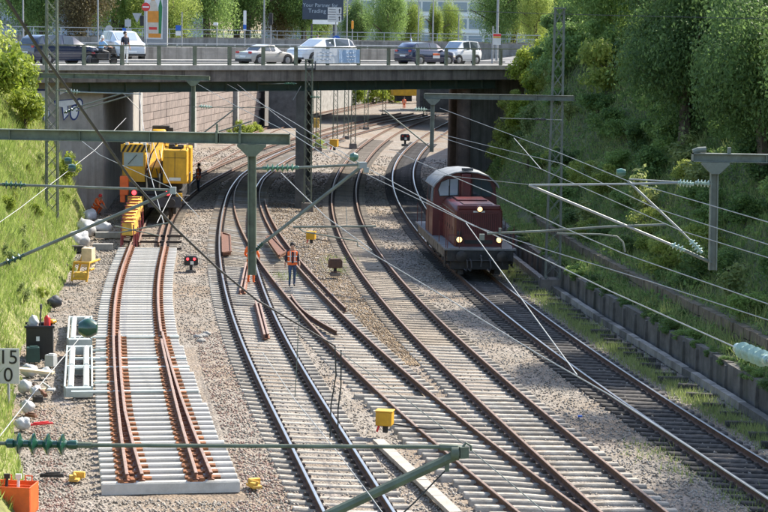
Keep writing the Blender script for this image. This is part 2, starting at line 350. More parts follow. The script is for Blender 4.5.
def wallx(Y): return float(np.interp(Y, [20, 40, 50, 58.85, 65.5, 75.7, 85.2, 94.4, 100.6, 112, 125, 160, 300], [14.6, 12.85, 11.65, 10.6, 9.72, 8.35, 7.25, 6.5, 6.15, 5.75, 5.6, 6.5, 24]))
def footx(Y): return float(np.interp(Y, [20, 42, 46, 50, 56, 62, 66, 72, 79, 94, 109, 122, 150, 300], [-5.4, -7.7, -8.6, -9.5, -10.6, -11.45, -11.6, -12.1, -12.75, -14.5, -16.2, -17.3, -19.2, -22]))
def gz(x, Y):
    num = den = 0.0
    for k in ('A', 'B', 'C', 'D', 'E' if Y < 90 else 'E2'):
        dx = x - tx(k, Y); c = max(-1.5, min(1.5, dx))
        z = -.12 if k[0] == 'E' else tz(k, Y) - .235 - c * CANT[k] / 1.5
        if k == 'B' and Y > 112: continue
        w = 1 / (max(0, abs(dx) - 1.2) ** 2 + .12) ** 2; num += w * z; den += w
    for (xx, z) in ((footx(Y), -.14), (wallx(Y), -.80)):
        w = 1 / ((x - xx) ** 2 + .12) ** 2; num += w * z; den += w
    return num / den

def grid_obj(name, xs_of, Ys, zf, m, kind='structure', smooth=True):
    vs = []; nx = None
    for Y in Ys:
        xs = xs_of(Y); nx = len(xs)
        for x in xs: vs.append((x, Y, zf(x, Y)))
    fs = [(j * nx + i, j * nx + i + 1, (j + 1) * nx + i + 1, (j + 1) * nx + i) for j in range(len(Ys) - 1) for i in range(nx - 1)]
    me = fast_mesh(name, np.array(vs), np.array(fs), m, 4)
    if smooth: me.polygons.foreach_set('use_smooth', [True] * len(me.polygons))
    o = link(name, me); tag(o, kind=kind); return o
def hsh(x, y): return math.sin(x * 12.9898 + y * 78.233) * 43758.5453 % 1.0
def vnoise(x, y):
    xi, yi = math.floor(x), math.floor(y); a, b = x - xi, y - yi; a = a*a*(3-2*a); b = b*b*(3-2*b)
    return (hsh(xi, yi)*(1-a) + hsh(xi+1, yi)*a)*(1-b) + (hsh(xi, yi+1)*(1-a) + hsh(xi+1, yi+1)*a)*b - .5
Ys_near = [24 + .5 * i for i in range(152)] + [100 + 1.5 * i for i in range(60)] + [190 + 6 * i for i in range(26)]
def ground_z(x, Y):
    n = .10 * vnoise(x * .8, Y * .8) + .05 * vnoise(x * 2.3 + 9, Y * 2.3)
    d = min(abs(x - tx(k, Y)) for k in ('A', 'B', 'C', 'D', 'E' if Y < 91 else 'E2'))
    w = min(1, max(0, (d - 1.35) / .9))
    return gz(x, Y) + n * w - .02 + .03 * vnoise(x * 3.1, Y * 3.1)
def xsg(Y):
    a, b = footx(Y) - 1.5, wallx(Y) + .6
    return [a + (b - a) * i / 60 for i in range(61)]
ballast = grid_obj('ballast_ground', xsg, Ys_near, ground_z, M_ball)

# endless base under everything
b = MB(); b.quad((-2500, -300, -2.2), (2500, -300, -2.2), (2500, 4000, -2.2), (-2500, 4000, -2.2)); tag(b.build('ground', M_soil), kind='structure')

# left embankment: steep grass bank up to street level
def lslope(Y): return float(np.interp(Y, [40, 80, 95, 103], [1.05, 1.15, 1.5, 2.1]))
BR0, BR1 = Vector((-16.85, 104.0)), Vector((7.4, 127.0)); BD = (BR1 - BR0).normalized(); BN = Vector((-BD.y, BD.x))     # deck line, pointing right/away; BN points away
def bridge_front_Y(x): return BR0.y + (x - BR0.x) * BD.y / BD.x
def left_z(x, Y):
    d = footx(Y) + .15 - x
    if d <= 0: return -.35 + .2 * d * 0
    z = -.13 + min(d * lslope(Y), 7.75)
    return z + (.25 * vnoise(x * .7, Y * .7) + .15 * vnoise(x * 2, Y * 2)) * min(1, d)
dd = [-.6, 0, .15, .5, 1, 1.5, 2, 2.5, 3, 3.6, 4.2, 5, 6, 7, 8, 10, 14, 30, 80, 300]
def xsl(Y): return [footx(Y) + .15 - d for d in reversed(dd)]
grid_obj('left_embankment', xsl, [24 + .9 * i for i in range(91)], left_z, M_grasssoil)
# right embankment above the retaining wall
def right_z(x, Y):
    d = x - wallx(Y); d /= float(np.interp(Y, [98, 113], [1, .40]))
    pr = [(0.22, .12), (1.5, .2), (1.65, .85), (2.6, 1.05), (6, 3.9), (11.5, 8.2), (13, 8.6), (300, 8.6)]
    z = float(np.interp(d, [p[0] for p in pr], [p[1] for p in pr]))
    return z + (.35 * vnoise(x * .6, Y * .6) + .2 * vnoise(x * 1.7, Y * 1.7)) * min(1, max(0, d - 1.7))
dr = [.22, .8, 1.48, 1.5, 1.65, 1.7, 2.2, 2.8, 3.5, 4.2, 5, 6, 7, 8, 9.2, 10.4, 11.5, 13, 16, 24, 50, 300]
def xsr(Y): return [wallx(Y) + d for d in dr]
grid_obj('right_embankment', xsr, [22 + 1.1 * i for i in range(100)], right_z, M_soil)

# ------------------------------------------------------------------ rails and sleepers
RAILP = [(-.075, 0), (.075, 0), (.075, .012), (.012, .035), (.010, .125), (.036, .138), (.036, .165), (.026, .172), (-.026, .172), (-.036, .165), (-.036, .138), (-.010, .125), (-.012, .035), (-.075, .012)]
def rail_mb(pts, side_mi=0, top_mi=1, o=Vector((0, 0, 0))):
    """pts = railhead-top positions"""
    b = MB(); b.o = o; n = len(RAILP); vs = []; fs = []; mi = []
    for i, p in enumerate(pts):
        d = pts[min(i + 1, len(pts) - 1)] - pts[max(i - 1, 0)]; x = Vector((d.y, -d.x, 0)).normalized()
        for (u, w) in RAILP: vs.append(p + x * u + Vector((0, 0, w - .172)))
    for i in range(len(pts) - 1):
        for k in range(n):
            k2 = (k + 1) % n; fs.append((i * n + k, i * n + k2, (i + 1) * n + k2, (i + 1) * n + k)); mi.append(top_mi if k in (6, 7, 8) else side_mi)
    fs.append(tuple(range(n))); fs.append(tuple((len(pts) - 1) * n + k for k in range(n - 1, -1, -1))); mi += [side_mi, side_mi]
    b.add(vs, fs); b.m = mi; return b
def rail_pts(k, side, Y0, Y1, step=1.2, off=0.0):
    out = []; n = max(2, int((Y1 - Y0) / step))
    for i in range(n + 1):
        Y = Y0 + (Y1 - Y0) * i / n; d = tdir(k, Y); nx = Vector((d.y, -d.x, 0))
        o_ = off(Y) if callable(off) else off
        p = Vector((tx(k, Y), Y, 0)) + nx * (side * .7525 + o_); p.z = tz(k, Y) - side * CANT[k] / 2; out.append(p)
    return out
SLP = {}
def sleeper_mesh(L, kind, sh=0.0):
    """concrete sleeper along local X: wedge section, waist in the middle, clips at the rail seats"""
    key = (round(L, 1), kind, round(sh, 1))
    if key in SLP: return SLP[key]
    b = MB(); L = key[0]
    mc = {'new': M_conc_new, 'old': M_conc_old, 'dirty': M_conc_dirty, 'wood': M_wood}[kind]
    st = [(-L/2, .0), (-L/2 + .02, .012), (-.95, .0), (-.45, -.03 if kind != 'wood' else 0), (0, -.035 if kind != 'wood' else 0), (.45, -.03 if kind != 'wood' else 0), (.95, .0), (L/2 - .02, .012), (L/2, .0)]
    if kind == 'new': st = [(-L/2, 0), (-L/2 + .03, .01), (L/2 - .03, .01), (L/2, 0)]
    vs = []; H_ = .24
    hb, ht = (.15, .105) if kind != 'wood' else (.13, .13)
    for (x, dz) in st: vs += [(x, -hb, -H_), (x, -ht, dz - .035), (x, -ht * .72, dz), (x, ht * .72, dz), (x, ht, dz - .035), (x, hb, -H_)]
    fs = [(i * 6 + k, i * 6 + k + 1, (i + 1) * 6 + k + 1, (i + 1) * 6 + k) for i in range(len(st) - 1) for k in range(5)]
    fs += [tuple(range(5, -1, -1)), tuple((len(st) - 1) * 6 + k for k in range(6))]
    b.add(vs, fs)
    for sx in (-1, 1):
        for s2 in (-1, 1): b.box((sx * .7525 - sh + s2 * .13, 0, .03), (.15 if kind == 'new' else .12, .17, .08 if kind == 'new' else .06), mi=1, top=.6)
        b.box((sx * .7525 - sh, 0, .006), (.30, .17, .012), mi=1)
    me = b.mesh('sleeper', [mc, M_clip_rust if kind == 'new' else M_clip]); SLP[key] = me; return me
def add_sleeper(parent, k, Y, L=2.6, kind='old', shift=0.0, z=None, jitter=.012):
    d = tdir(k, Y); nx = Vector((d.y, -d.x, 0)); o = link('sleeper', sleeper_mesh(L, kind, shift), parent)
    p = Vector((tx(k, Y), Y, 0)) + nx * shift; p.z = (tz(k, Y) - .186 if z is None else z) + random.uniform(-jitter, jitter) * .5 - shift * CANT[k] / 1.5
    o.location = p - parent.location
    o.rotation_euler = (0, math.asin(CANT[k] / 1.505), math.atan2(-d.x, d.y) + random.uniform(-jitter, jitter)); return o
def track(k, label, Y0, Y1, mats, Yplain, kindf, lenf=None, rname='railway_track'):
    root = thing(rname, label, 'railway track', (tx(k, Y0), Y0, TZ[k] - .2), 0)
    for s in (-1, 1): rail_mb(rail_pts(k, s, Y0, Y1), o=root.location).build('rail', mats, root, smooth=False)
    Y = Y0 + .3
    while Y < min(Y1, Yplain):
        r = lenf(Y) if lenf else (2.6, 0.0)
        if r: add_sleeper(root, k, Y, r[0], kindf(Y), r[1])
        Y += .6 * tdir(k, Y).y
    return root
RS, RT = [M_railside, M_railtop_shiny], [M_railside, M_railtop_rust]
def q(v): return round(v * 5) / 5
# left-hand running line (A) with the long timbers where B branches off it
def lenA(Y):
    g = tx('B', Y) - tx('A', Y)
    if Y > 73 and g > .1: return (q(2.6 + g), q(2.6 + g) / 2 - 1.3)
    return (2.6, 0)
trackA = track('A', 'polished curving track on pale concrete sleepers left of the walking man', 26, 240, RS, 185, lambda Y: 'old' if Y < 84 else random.choice(['old', 'dirty', 'dirty']), lenA)
trackB = track('B', 'rusty-railed track that the walking man stands between, joining its right neighbour at the bottom', 36, 150, RT, 73, lambda Y: 'old', lambda Y: None if Y < 57 else (2.6, 0))
def lenC(Y):
    g = tx('C', Y) - tx('B', Y)
    if Y < 57: return (q(2.6 + g), -(q(2.6 + g) / 2 - 1.3))
    return (2.6, 0)
trackC = track('C', 'brown-railed track between the walking man and the locomotive', 26, 290, RT, 190, lambda Y: 'old' if Y < 66 else 'dirty', lenC)
trackD = track('D', 'shaded track with dark timber sleepers that carries the red locomotive', 26, 290, RS, 190, lambda Y: 'wood')
trackE2 = track('E2', 'track running under the yellow crane and the bridge', 91.2, 240, RT, 185, lambda Y: 'dirty')
trackF = track('F', 'far left track along the brick retaining wall under the bridge', 116, 290, RT, 185, lambda Y: 'dirty')

# the new switch panel lying on the ballast, left foreground
panel = thing('turnout_panel', 'new turnout panel of white sleepers and rusty rails lying on the ballast', 'track panel', (tx('E', 42.6), 42.6, -.11))
NEWR = [M_railside_new, M_railtop_new]
YE = 42.75
def div(Y): return float(np.interp(Y, [42.6, 47, 51.6, 58, 63.5], [.33, .25, .17, .09, .035]))
def divL(Y): return float(np.interp(Y, [42.6, 46, 50, 55, 63.5], [.33, .25, .165, .16, .185]))
rail_mb(rail_pts('E', -1, YE, 89.5), o=panel.location).build('rail', NEWR, panel)
rail_mb(rail_pts('E', 1, 63.0, 89.5), o=panel.location).build('rail', NEWR, panel)
rail_mb(rail_pts('E', 1, YE, 63.0, off=lambda Y: div(Y)), o=panel.location).build('rail', NEWR, panel)
rail_mb(rail_pts('E', 1, YE, 61.5, off=lambda Y: 0.0 if Y < 55 else -.004 * (Y - 55)), o=panel.location).build('switch_tongue', NEWR, panel)
rail_mb(rail_pts('E', -1, YE, 63.2, off=divL), o=panel.location).build('switch_tongue', NEWR, panel)
Y = 42.75
while Y < 88.6:
    g = max(0, .45 * (63.5 - Y) / 20.8) if Y < 63.5 else 0
    L = round(2.6 + g, 1); o = add_sleeper(panel, 'E', Y, L, 'new', L / 2 - 1.3, jitter=.006)
    Y += .6 * tdir('E', Y).y
# rusty slide plates under the tongues, steel bearer troughs crossing the panel
for side in (-1, 1):
    Y = 43.0
    while Y < 63.2:
        d = tdir('E', Y); nx = Vector((d.y, -d.x, 0)); off = side * .7525 + (divL(Y) if side < 0 else div(Y)) / 2
        p = Vector((tx('E', Y), Y, TZ['E'] - .165)) + nx * off
        b = W_(panel); b.box(p, ((divL(Y) if side < 0 else div(Y)) + .46, .20, .05), rz=math.atan2(-d.x, d.y)); b.build('slide_plate', M_clip_rust, panel); Y += .6
for Y, L in ((62.9, 3.4), (58.8, 3.6), (57.2, 3.6), (53.4, 3.9)):
    d = tdir('E', Y); nx = Vector((d.y, -d.x, 0)); b = W_(panel); c = Vector((tx('E', Y), Y, TZ['E'] - .165))
    b.bar(c - nx * 1.95, c + nx * (1.32 + .3 * (63.5 - Y) / 20), .2, .05); b.build('bearer_trough', M_galv, panel)
# timber/ballast formation strips between panel and crane
for i, Y in enumerate((89.4, 92.3, 95.0)):
    d = tdir('E2', Y); nx = Vector((d.y, -d.x, 0)); c = Vector((tx('E2', Y), Y, .0)); b = W_(trackE2); b.bar(c - nx * 1.25, c + nx * 1.5, .12, .10); b.build('gauge_bar', M_clip, trackE2)
for s in (-.45, .45):
    rail_mb(rail_pts('E2', 0, 91.3, 103, off=s), o=trackE2.location).build('check_rail', RT, trackE2)

# loose rails, rail pieces and steel ramps left lying in the tracks
def loose_rail(name, label, a, b_, z, mats=RT, n=2, curve=0.0, group=None):
    a = Vector(a); b_ = Vector(b_); pts = []
    N_ = 10
    for i in range(N_ + 1):
        t = i / N_; p = a.lerp(b_, t); d = (b_ - a).normalized(); p += Vector((d.y, -d.x, 0)) * curve * math.sin(math.pi * t); p.z = z; pts.append(p)
    o = rail_mb(pts, o=pts[0]).build(name, mats); o.location = pts[0]; return tag(o, label, 'rail', group)
loose_rail('loose_rail', 'left one of two short rusty rails lying side by side between the left rails', at(255.5, 300, 0), at(264.5, 334, 0), -.01, NEWR)
loose_rail('loose_rail', 'right one of two short rusty rails lying side by side between the left rails', at(259, 299, 0), at(268, 333.5, 0), -.01, NEWR)
loose_rail('loose_rail', 'left one of two rusty rails in front of the worker behind the green post', at(240, 290, 0), at(246.0, 262, 0), -.01, NEWR)
loose_rail('loose_rail', 'right one of two rusty rails in front of the worker behind the green post', at(244, 289, 0), at(249.5, 260, 0), -.01, NEWR)
loose_rail('loose_rail', 'short dark rail lying askew in the track below the walking man', at(291, 291, 0), at(336.5, 327, 0), -.12, RT, curve=.25)
lr = [p + Vector((0, 0, .03)) for p in rail_pts('B', 1, 72.3, 118, off=.32)]
o = rail_mb(lr, o=lr[0]).build('loose_rail', RT); o.location = lr[0]; tag(o, 'long spare rail lying along the track just right of the walking man', 'rail')
def ramp(label, quadpx, z):
    ps = [at(x, y, z) for (x, y) in quadpx]; c = sum(ps, Vector()) / 4; b = MB(); b.o = c
    lo = [p - Vector((0, 0, .12)) for p in ps]; b.add(ps + lo, [(0, 1, 2, 3), (7, 6, 5, 4), (0, 4, 5, 1), (1, 5, 6, 2), (2, 6, 7, 3), (3, 7, 4, 0)])
    for i in range(4): b.bar(ps[i] + Vector((0, 0, .02)), ps[(i + 1) % 4] + Vector((0, 0, .02)), .06, .06)
    o = b.build('steel_ramp', M_rustplate); o.location = c; tag(o, label, 'steel plate')
ramp('rusty steel plate lying by the left rail under the bridge edge', [(222, 233), (230, 235.5), (231, 252), (222.5, 253)], .05)
ramp('larger rusty steel plate lying askew behind the walking man', [(266, 237.5), (271, 236), (286, 252), (279, 256)], .05)

# ballast stones on the near beds
def stones(name, n, Y0, Y1, xf, m, smin=.02, smax=.05):
    base = np.array([(1, 0, 0), (-1, 0, 0), (0, 1, 0), (0, -1, 0), (0, 0, 1), (0, 0, -1)], float)
    F_ = np.array([(0, 2, 4), (2, 1, 4), (1, 3, 4), (3, 0, 4), (2, 0, 5), (1, 2, 5), (3, 1, 5), (0, 3, 5)])
    V = []; FF = []
    ys = Y0 + (Y1 - Y0) * RNG.random(n) ** 1.5
    cnt = 0
    for Y in ys:
        a, b_ = xf(Y)
        if b_ <= a: continue
        x = a + (b_ - a) * RNG.random()
        on = False
        for k in ('E', 'A', 'B', 'C', 'D', 'E2'):
            if (k == 'E' and not (42 < Y < 90)) or (k == 'E2' and Y < 91): continue
            dk = x - tx(k, Y); lim = 1.32
            if abs(abs(dk) - .7525) < .14: on = True; break
            if k == 'E' and -1.4 < dk < (1.85 if Y < 63 else 1.4): on = True; break
            if abs(dk) < lim and RNG.random() < (.72 if k == 'A' else .8): on = True; break
        if on: continue
        s = RNG.uniform(smin, smax); z = ground_z(x, Y)
        P = base * (s * RNG.uniform(.6, 1.15, (6, 1)))
        th = RNG.uniform(0, 6.28); c, sn = math.cos(th), math.sin(th); P = P @ np.array([(c, sn, 0), (-sn, c, 0), (0, 0, 1)])
        tl = RNG.uniform(-.8, .8); c, sn = math.cos(tl), math.sin(tl); P = P @ np.array([(1, 0, 0), (0, c, sn), (0, -sn, c)])
        V.append(P + np.array((x, Y, z + s * .3))); FF.append(F_ + 6 * cnt); cnt += 1
    o = link(name, fast_mesh(name, np.concatenate(V), np.concatenate(FF), m, 3)); tag(o, kind='stuff'); return o
st = stones('ballast_stones', 52000, 38, 84, lambda Y: (max(footx(Y) + .2, -9.9 * Y / 50 - .5), min(wallx(Y) - .3, 10.2 * Y / 50 + .5)), M_stone, .022, .048)
tag(st, 'loose grey ballast stones covering the track beds', 'ballast')
st = stones('ballast_stones', 24000, 84, 122, lambda Y: (max(footx(Y) + .2, -.2 * Y), min(wallx(Y) - .3, .2 * Y)), M_stone, .03, .06)
tag(st, 'grey ballast stones around the farther tracks up to the bridge', 'ballast')
st = stones('ballast_stones', 9000, 122, 168, lambda Y: (max(footx(Y) + 2.5, -.12 * Y), min(wallx(Y) - .3, .05 * Y)), M_stone, .045, .085)
tag(st, 'ballast stones in the shade under the bridge and just beyond', 'ballast')
st = stones('tan_gravel', 9000, 62, 118, lambda Y: (tx('B', Y) + 1.2, tx('C', Y) - .9), M_tanstone, .025, .055)
tag(st, 'rusty tan gravel between the middle tracks right of the walking man', 'gravel')
st = stones('red_gravel', 2300, 40, 66, lambda Y: (tx('A', Y) - 2.5 + .3 * math.sin(Y), tx('A', Y) - 1.2), M_brickstone, .02, .042)
tag(st, 'strip of reddish gravel along the left side of the polished track', 'gravel')
st = stones('red_gravel', 900, 39.5, 52, lambda Y: (footx(Y) + .5, footx(Y) + 1.2), M_brickstone, .02, .042)
tag(st, 'patch of reddish gravel beside the orange crate', 'gravel')
print('P2 ok')
# ------------------------------------------------------------------ right retaining wall, cable trough, old sleepers
rw = thing('retaining_wall', 'low grey concrete retaining wall with ribs along the shaded right track', 'wall', (wallx(80), 80, -.8))
Y = 26.0; i = 0
while Y < 122:
    L = 1.55; a = Vector((wallx(Y), Y, 0)); c = Vector((wallx(Y + L), Y + L, 0)); d = (c - a).normalized(); nx = Vector((d.y, -d.x, 0)); hh = .92 + random.uniform(-.03, .03)
    b = W_(rw); b.bar(a + nx * (.11 + random.uniform(-.008, .008)) + Vector((0, 0, -.9 + (hh + .12) / 2)) + d * .02, c + nx * .11 + Vector((0, 0, -.9 + (hh + .12) / 2)) - d * .02, .22, hh + .12); b.build('wall_panel', M_wallc, rw)
    b = W_(rw); p = a + nx * -.03; b.box((p.x, p.y, -.42), (.14, .16, .95), rz=math.atan2(d.y, d.x) - R(90), top=.7); b.build('rib', M_wallc, rw)
    Y += L * d.y
rw2 = thing('stone_terrace_wall', 'brownish upper terrace wall half hidden by ivy on the right bank', 'wall', (wallx(80) + 1.6, 80, .1))
Y = 26.0
while Y < 118:
    a = Vector((wallx(Y) + 1.48, Y, 0)); c = Vector((wallx(Y + 1.0) + 1.48, Y + 1.0, 0)); d = (c - a).normalized(); L = .5 + random.random() * .35
    for lv in range(2):
        b = W_(rw2); sh = random.uniform(-.03, .03); c2 = a + d * L
        b.bar(a + d * .02 + Vector((sh, 0, .30 + lv * .34)), c2 - d * .02 + Vector((sh, 0, .30 + lv * .34)), .3, .31 + random.uniform(-.03, .02)); b.build('stone', M_stonewall, rw2)
    Y += L * d.y
tr = thing('cable_trough', 'pale concrete cable trough at the foot of the right retaining wall', 'cable trough', (wallx(80) - .35, 80, -.8))
Y = 26.0
while Y < 118:
    a = Vector((wallx(Y) - .38, Y, -.66)); c = Vector((wallx(Y + .98) - .38, Y + .98, -.66 + random.uniform(-.02, .02))); b = W_(tr); b.bar(a, c, .24, .24); b.build('trough_cover', M_wallc if random.random() < .4 else M_conc, tr); Y += 1.0
osl = MB(); osl.box((0, 0, 0), (1.7, .2, .14)); osl.box((0, .01, .068), (1.6, .12, .02)); osl = osl.mesh('old_sleeper', M_wood2)
Y = 44.0; i = 0
while Y < 96:
    o = link('old_sleeper', osl); x = wallx(Y) - .75 - random.uniform(.2, .4); o.location = (x, Y, -.74 + random.uniform(-.02, .03))
    o.rotation_euler = (random.uniform(-.05, .05), random.uniform(-.03, .03), R(-6) + random.uniform(-.12, .12)); o.scale = (random.uniform(.3, .6), 1, 1)
    tag(o, 'weathered old timber sleeper half buried beside the cable trough', 'old sleeper', 'old sleepers along the cable trough'); Y += random.uniform(.8, 1.7)
pl = at(378, 441, -.2); pl2 = at(456, 514, -.2); d = (pl2 - pl).normalized(); ct = thing('cable_duct', 'pale concrete cable duct covers in the ballast below the yellow box', 'cable duct', pl)
n = 10
for i in range(n):
    b = W_(ct); b.bar(pl.lerp(pl2, i / n) + d * .012, pl.lerp(pl2, (i + 1) / n) - d * .012 + Vector((0, 0, random.uniform(-.008, .008))), .28, .10); b.build('duct_cover', M_conc_cover, ct)

# ------------------------------------------------------------------ main road bridge
ZD = 7.75                                        # road level
def bp(u, w, z):                                 # u along the front edge from BR0, w back from the front edge
    p = BR0 + BD * u + BN * w; return Vector((p.x, p.y, z))
BW = 21.0; BL = (BR1 - BR0).length
brz = math.atan2(BD.y, BD.x)
bridge = thing('road_bridge', 'green steel and concrete road bridge crossing all the tracks', 'bridge', bp(0, 0, 0))
def bpart(name, m, u0, u1, w0, w1, z0, z1, parent=None, bevel=0):
    b = MB(); b.o = Vector(bridge.location); c = bp((u0 + u1) / 2, (w0 + w1) / 2, (z0 + z1) / 2); b.box(c, (u1 - u0, w1 - w0, z1 - z0), rz=brz); return b.build(name, m, parent or bridge, bevel=bevel)
U0, U1 = -14, BL + 12
bpart('deck', M_asph, U0, U1, .3, BW - .3, ZD - .5, ZD)
bpart('kerb', M_conc_light, U0, BL + 1.5, -.12, .35, ZD - .16, ZD + .1)
bpart('kerb', M_conc_light, U0, U1, BW - .35, BW + .12, ZD - .3, ZD + .1)
# fascia in cast lengths
u = U0
while u < BL + 1.5:
    bpart('fascia_panel', M_conc_dark if u > -1.5 else M_conc, u + .015, min(u + 4.4, BL + 1.5) - .015, 0, .3, ZD - .80, ZD - .163); u += 4.4
# girders with stiffeners
for w in (.75, 5.5, 10.2, 15, 19.8):
    g = bpart('girder', M_girder, 1.2, BL, w, w + .05, ZD - 1.34, ZD - .5)
    bpart('girder_flange', M_girder, 1.2, BL, w - .2, w + .25, ZD - 1.38, ZD - 1.343)
    if w < 1:
        for i in range(14): bpart('stiffener', M_girder, 2.2 + i * 2.3, 2.24 + i * 2.3, w - .16, w - .003, ZD - 1.33, ZD - .81, g)
# left abutment (graffiti face) and right abutment
def block(name, pts, z0, z1, m, parent=None):
    b = W_(bridge); n = len(pts); b.add([(x, y, z0) for x, y in pts] + [(x, y, z1) for x, y in pts], [tuple(range(n)), tuple(range(2 * n - 1, n - 1, -1))] + [(i, (i + 1) % n, (i + 1) % n + n, i + n) for i in range(n)])
    return b.build(name, m, parent or bridge)
def xy(u, w): p = bp(u, w, 0); return (p.x, p.y)
ab = block('abutment', [xy(U0, 1.0), xy(3.3, 1.0), (-17.3, 140), (-40, 130)], -.6, ZD - .503, M_abut)
block('abutment', [xy(BL - .6, 2.6), xy(U1, 2.6), (16, 158), (7.0, 152)], -1, ZD - .503, M_conc)
# piers: rectangular ones in the middle, round ones on the right, in line with the tracks
for (x, y) in ((-4.95, 116.6), (-5.3, 127), (-5.5, 138)): b = W_(bridge); b.box((x, y, (ZD - 1.983) / 2), (.62, 1.5, ZD - .783), rz=R(2)); b.build('pier', M_dgpier, bridge)
for (x, y) in ((4.9, 126.6), (4.8, 137), (5.0, 147)): b = W_(bridge); b.lathe([(.47, -.9), (.45, ZD - 1.384)], c=(x, y, 0), n=24); b.build('round_pier', M_pierr, bridge, smooth=True)
# railing: posts about 2.44 m apart, top rail, mid rail, wire mesh wires
POSTU = [-13.2 + 2.44 * i for i in range(20)]
POSTU = [u for u in POSTU if u < BL + 1.3]
for u in POSTU: bpart('railing_post', M_green, u - .09, u + .09, .02, .16, ZD + .103, ZD + 1.10)
bpart('handrail', M_green, U0, BL + 1.3, .03, .17, ZD + 1.103, ZD + 1.17)
bpart('railing_bar', M_green, U0, BL + 1.3, .07, .10, ZD + .18, ZD + .22)
for z in (.45, .7, .93): bpart('railing_wire', M_wire, U0, BL + 1.3, .08, .092, ZD + z, ZD + z + .012)
for u in [U0 + 2.5 * i for i in range(23)]: bpart('far_railing_post', M_grey, u - .04, u + .04, BW - .15, BW - .07, ZD + .1, ZD + 1.0)
bpart('far_handrail', M_grey, U0, U1, BW - .16, BW - .06, ZD + 1.0, ZD + 1.07)
# road furniture on the deck: traffic island, lane lines, kerbs
bpart('sidewalk', M_conc_light, U0, U1, .35, 2.4, ZD + .004, ZD + .10)
bpart('traffic_island', M_conc_light, 4, U1, 11.2, 13.0, ZD + .004, ZD + .14)
for i in range(14): bpart('lane_marking', M_white, U0 + 3.6 * i, U0 + 3.6 * i + 1.6, 6.6, 6.75, ZD + .004, ZD + .008)
bpart('concrete_barrier', M_conc, 6, U1, 16.4, 16.8, ZD + .004, ZD + .85)
# graffiti: fat white letters outlined in blue on the abutment face
gf = thing('graffiti', 'blue and white spray painted letters on the left bridge abutment', 'graffiti', bp(-3, .99, 4))
def blob(poly, w, m, name, grow=0.0):
    c = sum((Vector(p) for p in poly), Vector((0, 0))) / len(poly); b = W_(gf); pts = []
    for p in poly:
        d = Vector(p) - c; q_ = c + d * (1 + grow / max(d.length, .05)); pts.append(bp(q_.x, w, q_.y))
    b.add(pts, [tuple(range(len(pts)))]); b.build(name, m, gf)
def ell(cx, cz, a, h, n=18, tilt=0): return [(cx + a * math.cos(t) * math.cos(tilt) - h * math.sin(t) * math.sin(tilt), cz + a * math.cos(t) * math.sin(tilt) + h * math.sin(t) * math.cos(tilt)) for t in [2 * math.pi * k / n for k in range(n)]]
for poly in (ell(-1.5, 4.05, .32, .55, tilt=-.12), ell(-1.02, 4.75, .24, .36), [(-3.3, 5.0), (-1.4, 5.15), (-1.35, 4.75), (-2.2, 4.6), (-2.1, 3.9), (-2.5, 3.5), (-2.6, 4.5), (-3.3, 4.6)], [(-5.0, 5.9), (-4.2, 5.9), (-3.9, 3.9), (-4.3, 3.3), (-4.6, 4.6), (-5.2, 4.4)], [(-2.9, 6.1), (-1.3, 6.15), (-1.25, 5.85), (-2.4, 5.75), (-2.9, 5.55)]):
    poly = [(1.45 + (a + 1.5) * .66, 5.35 + (c - 4.05) * .62) for a, c in poly]
    blob(poly, .984, M_grafblue, 'letter_outline', .09); blob(poly, .976, M_grafwhite, 'letter_fill')
# banner on the railing
bn = thing('banner', 'pale blue and white cloth banner tied to the bridge railing', 'banner', bp(17.5, 0, ZD + .6))
ua, ub = 17.35, 20.95
def bnr(u0, u1, z0, z1, m, name, w):
    b = W_(bn); n = 12; vs = []
    for i in range(n + 1):
        t = i / n; u = u0 + (u1 - u0) * t
        for z in (z0, z1): vs.append(bp(u, w + .012 * math.sin(t * 19 + z * 2), z))
    b.add(vs, [(2 * i, 2 * i + 2, 2 * i + 3, 2 * i + 1) for i in range(n)]); b.build(name, m, bn)
bnr(ua, ub, ZD + .22, ZD + 1.04, M_banner, 'cloth', -.02)
bnr(19.3, ub - .03, ZD + .26, ZD + 1.0, M_bannerblue, 'blue_panel', -.035)
for (u0, u1, z) in ((17.6, 18.7, .82), (17.6, 18.9, .62), (17.6, 18.6, .42), (19.9, 20.6, .80), (19.9, 20.7, .58), (19.9, 20.5, .40)): bnr(u0, u1, ZD + z, ZD + z + .06, M_bannertext, 'text_line', -.05)

# ------------------------------------------------------------------ beyond the bridge
def slab(name, pts, z0, z1, m, kind='structure', parent=None):
    b = MB(); n = len(pts); b.add([(x, y, z0) for x, y in pts] + [(x, y, z1) for x, y in pts], [tuple(range(n)), tuple(range(2 * n - 1, n - 1, -1))] + [(i, (i + 1) % n, (i + 1) % n + n, i + n) for i in range(n)])
    return tag(b.build(name, m, parent), kind=kind)
e0 = bp(U0, BW - .3, 0); e1 = bp(-2, BW - .3, 0)
slab('street_left', [(-300, 135), (e0.x - .5, e0.y), (e1.x, e1.y), (-19.4, 145), (-13.2, 203), (-10, 232), (-60, 420), (-300, 420)], -2, ZD - .02, M_asph)
slab('street_right', [(6.6, 151.5), (1.9, 150.2), (bp(U1, .5, 0).x, bp(U1, .5, 0).y), (200, 150), (300, 420), (60, 420), (21, 262), (14, 200)], ZD - .5, ZD - .03, M_asph)
slab('cutting_wall_right', [(7.4, 152.5), (16, 158.5), (200, 160), (300, 420), (60, 420), (21.5, 262), (14.5, 200)], -2, ZD - .52, M_conc)
slab('verge_right', [(wallx(124) + 6, 128), (40, 160), (200, 150), (200, 60), (60, 60)], -2, ZD + .4, M_soil)
slab('far_ground', [(-60, 300), (60, 300), (300, 800), (-300, 800)], -3, -.5, M_grasssoil)
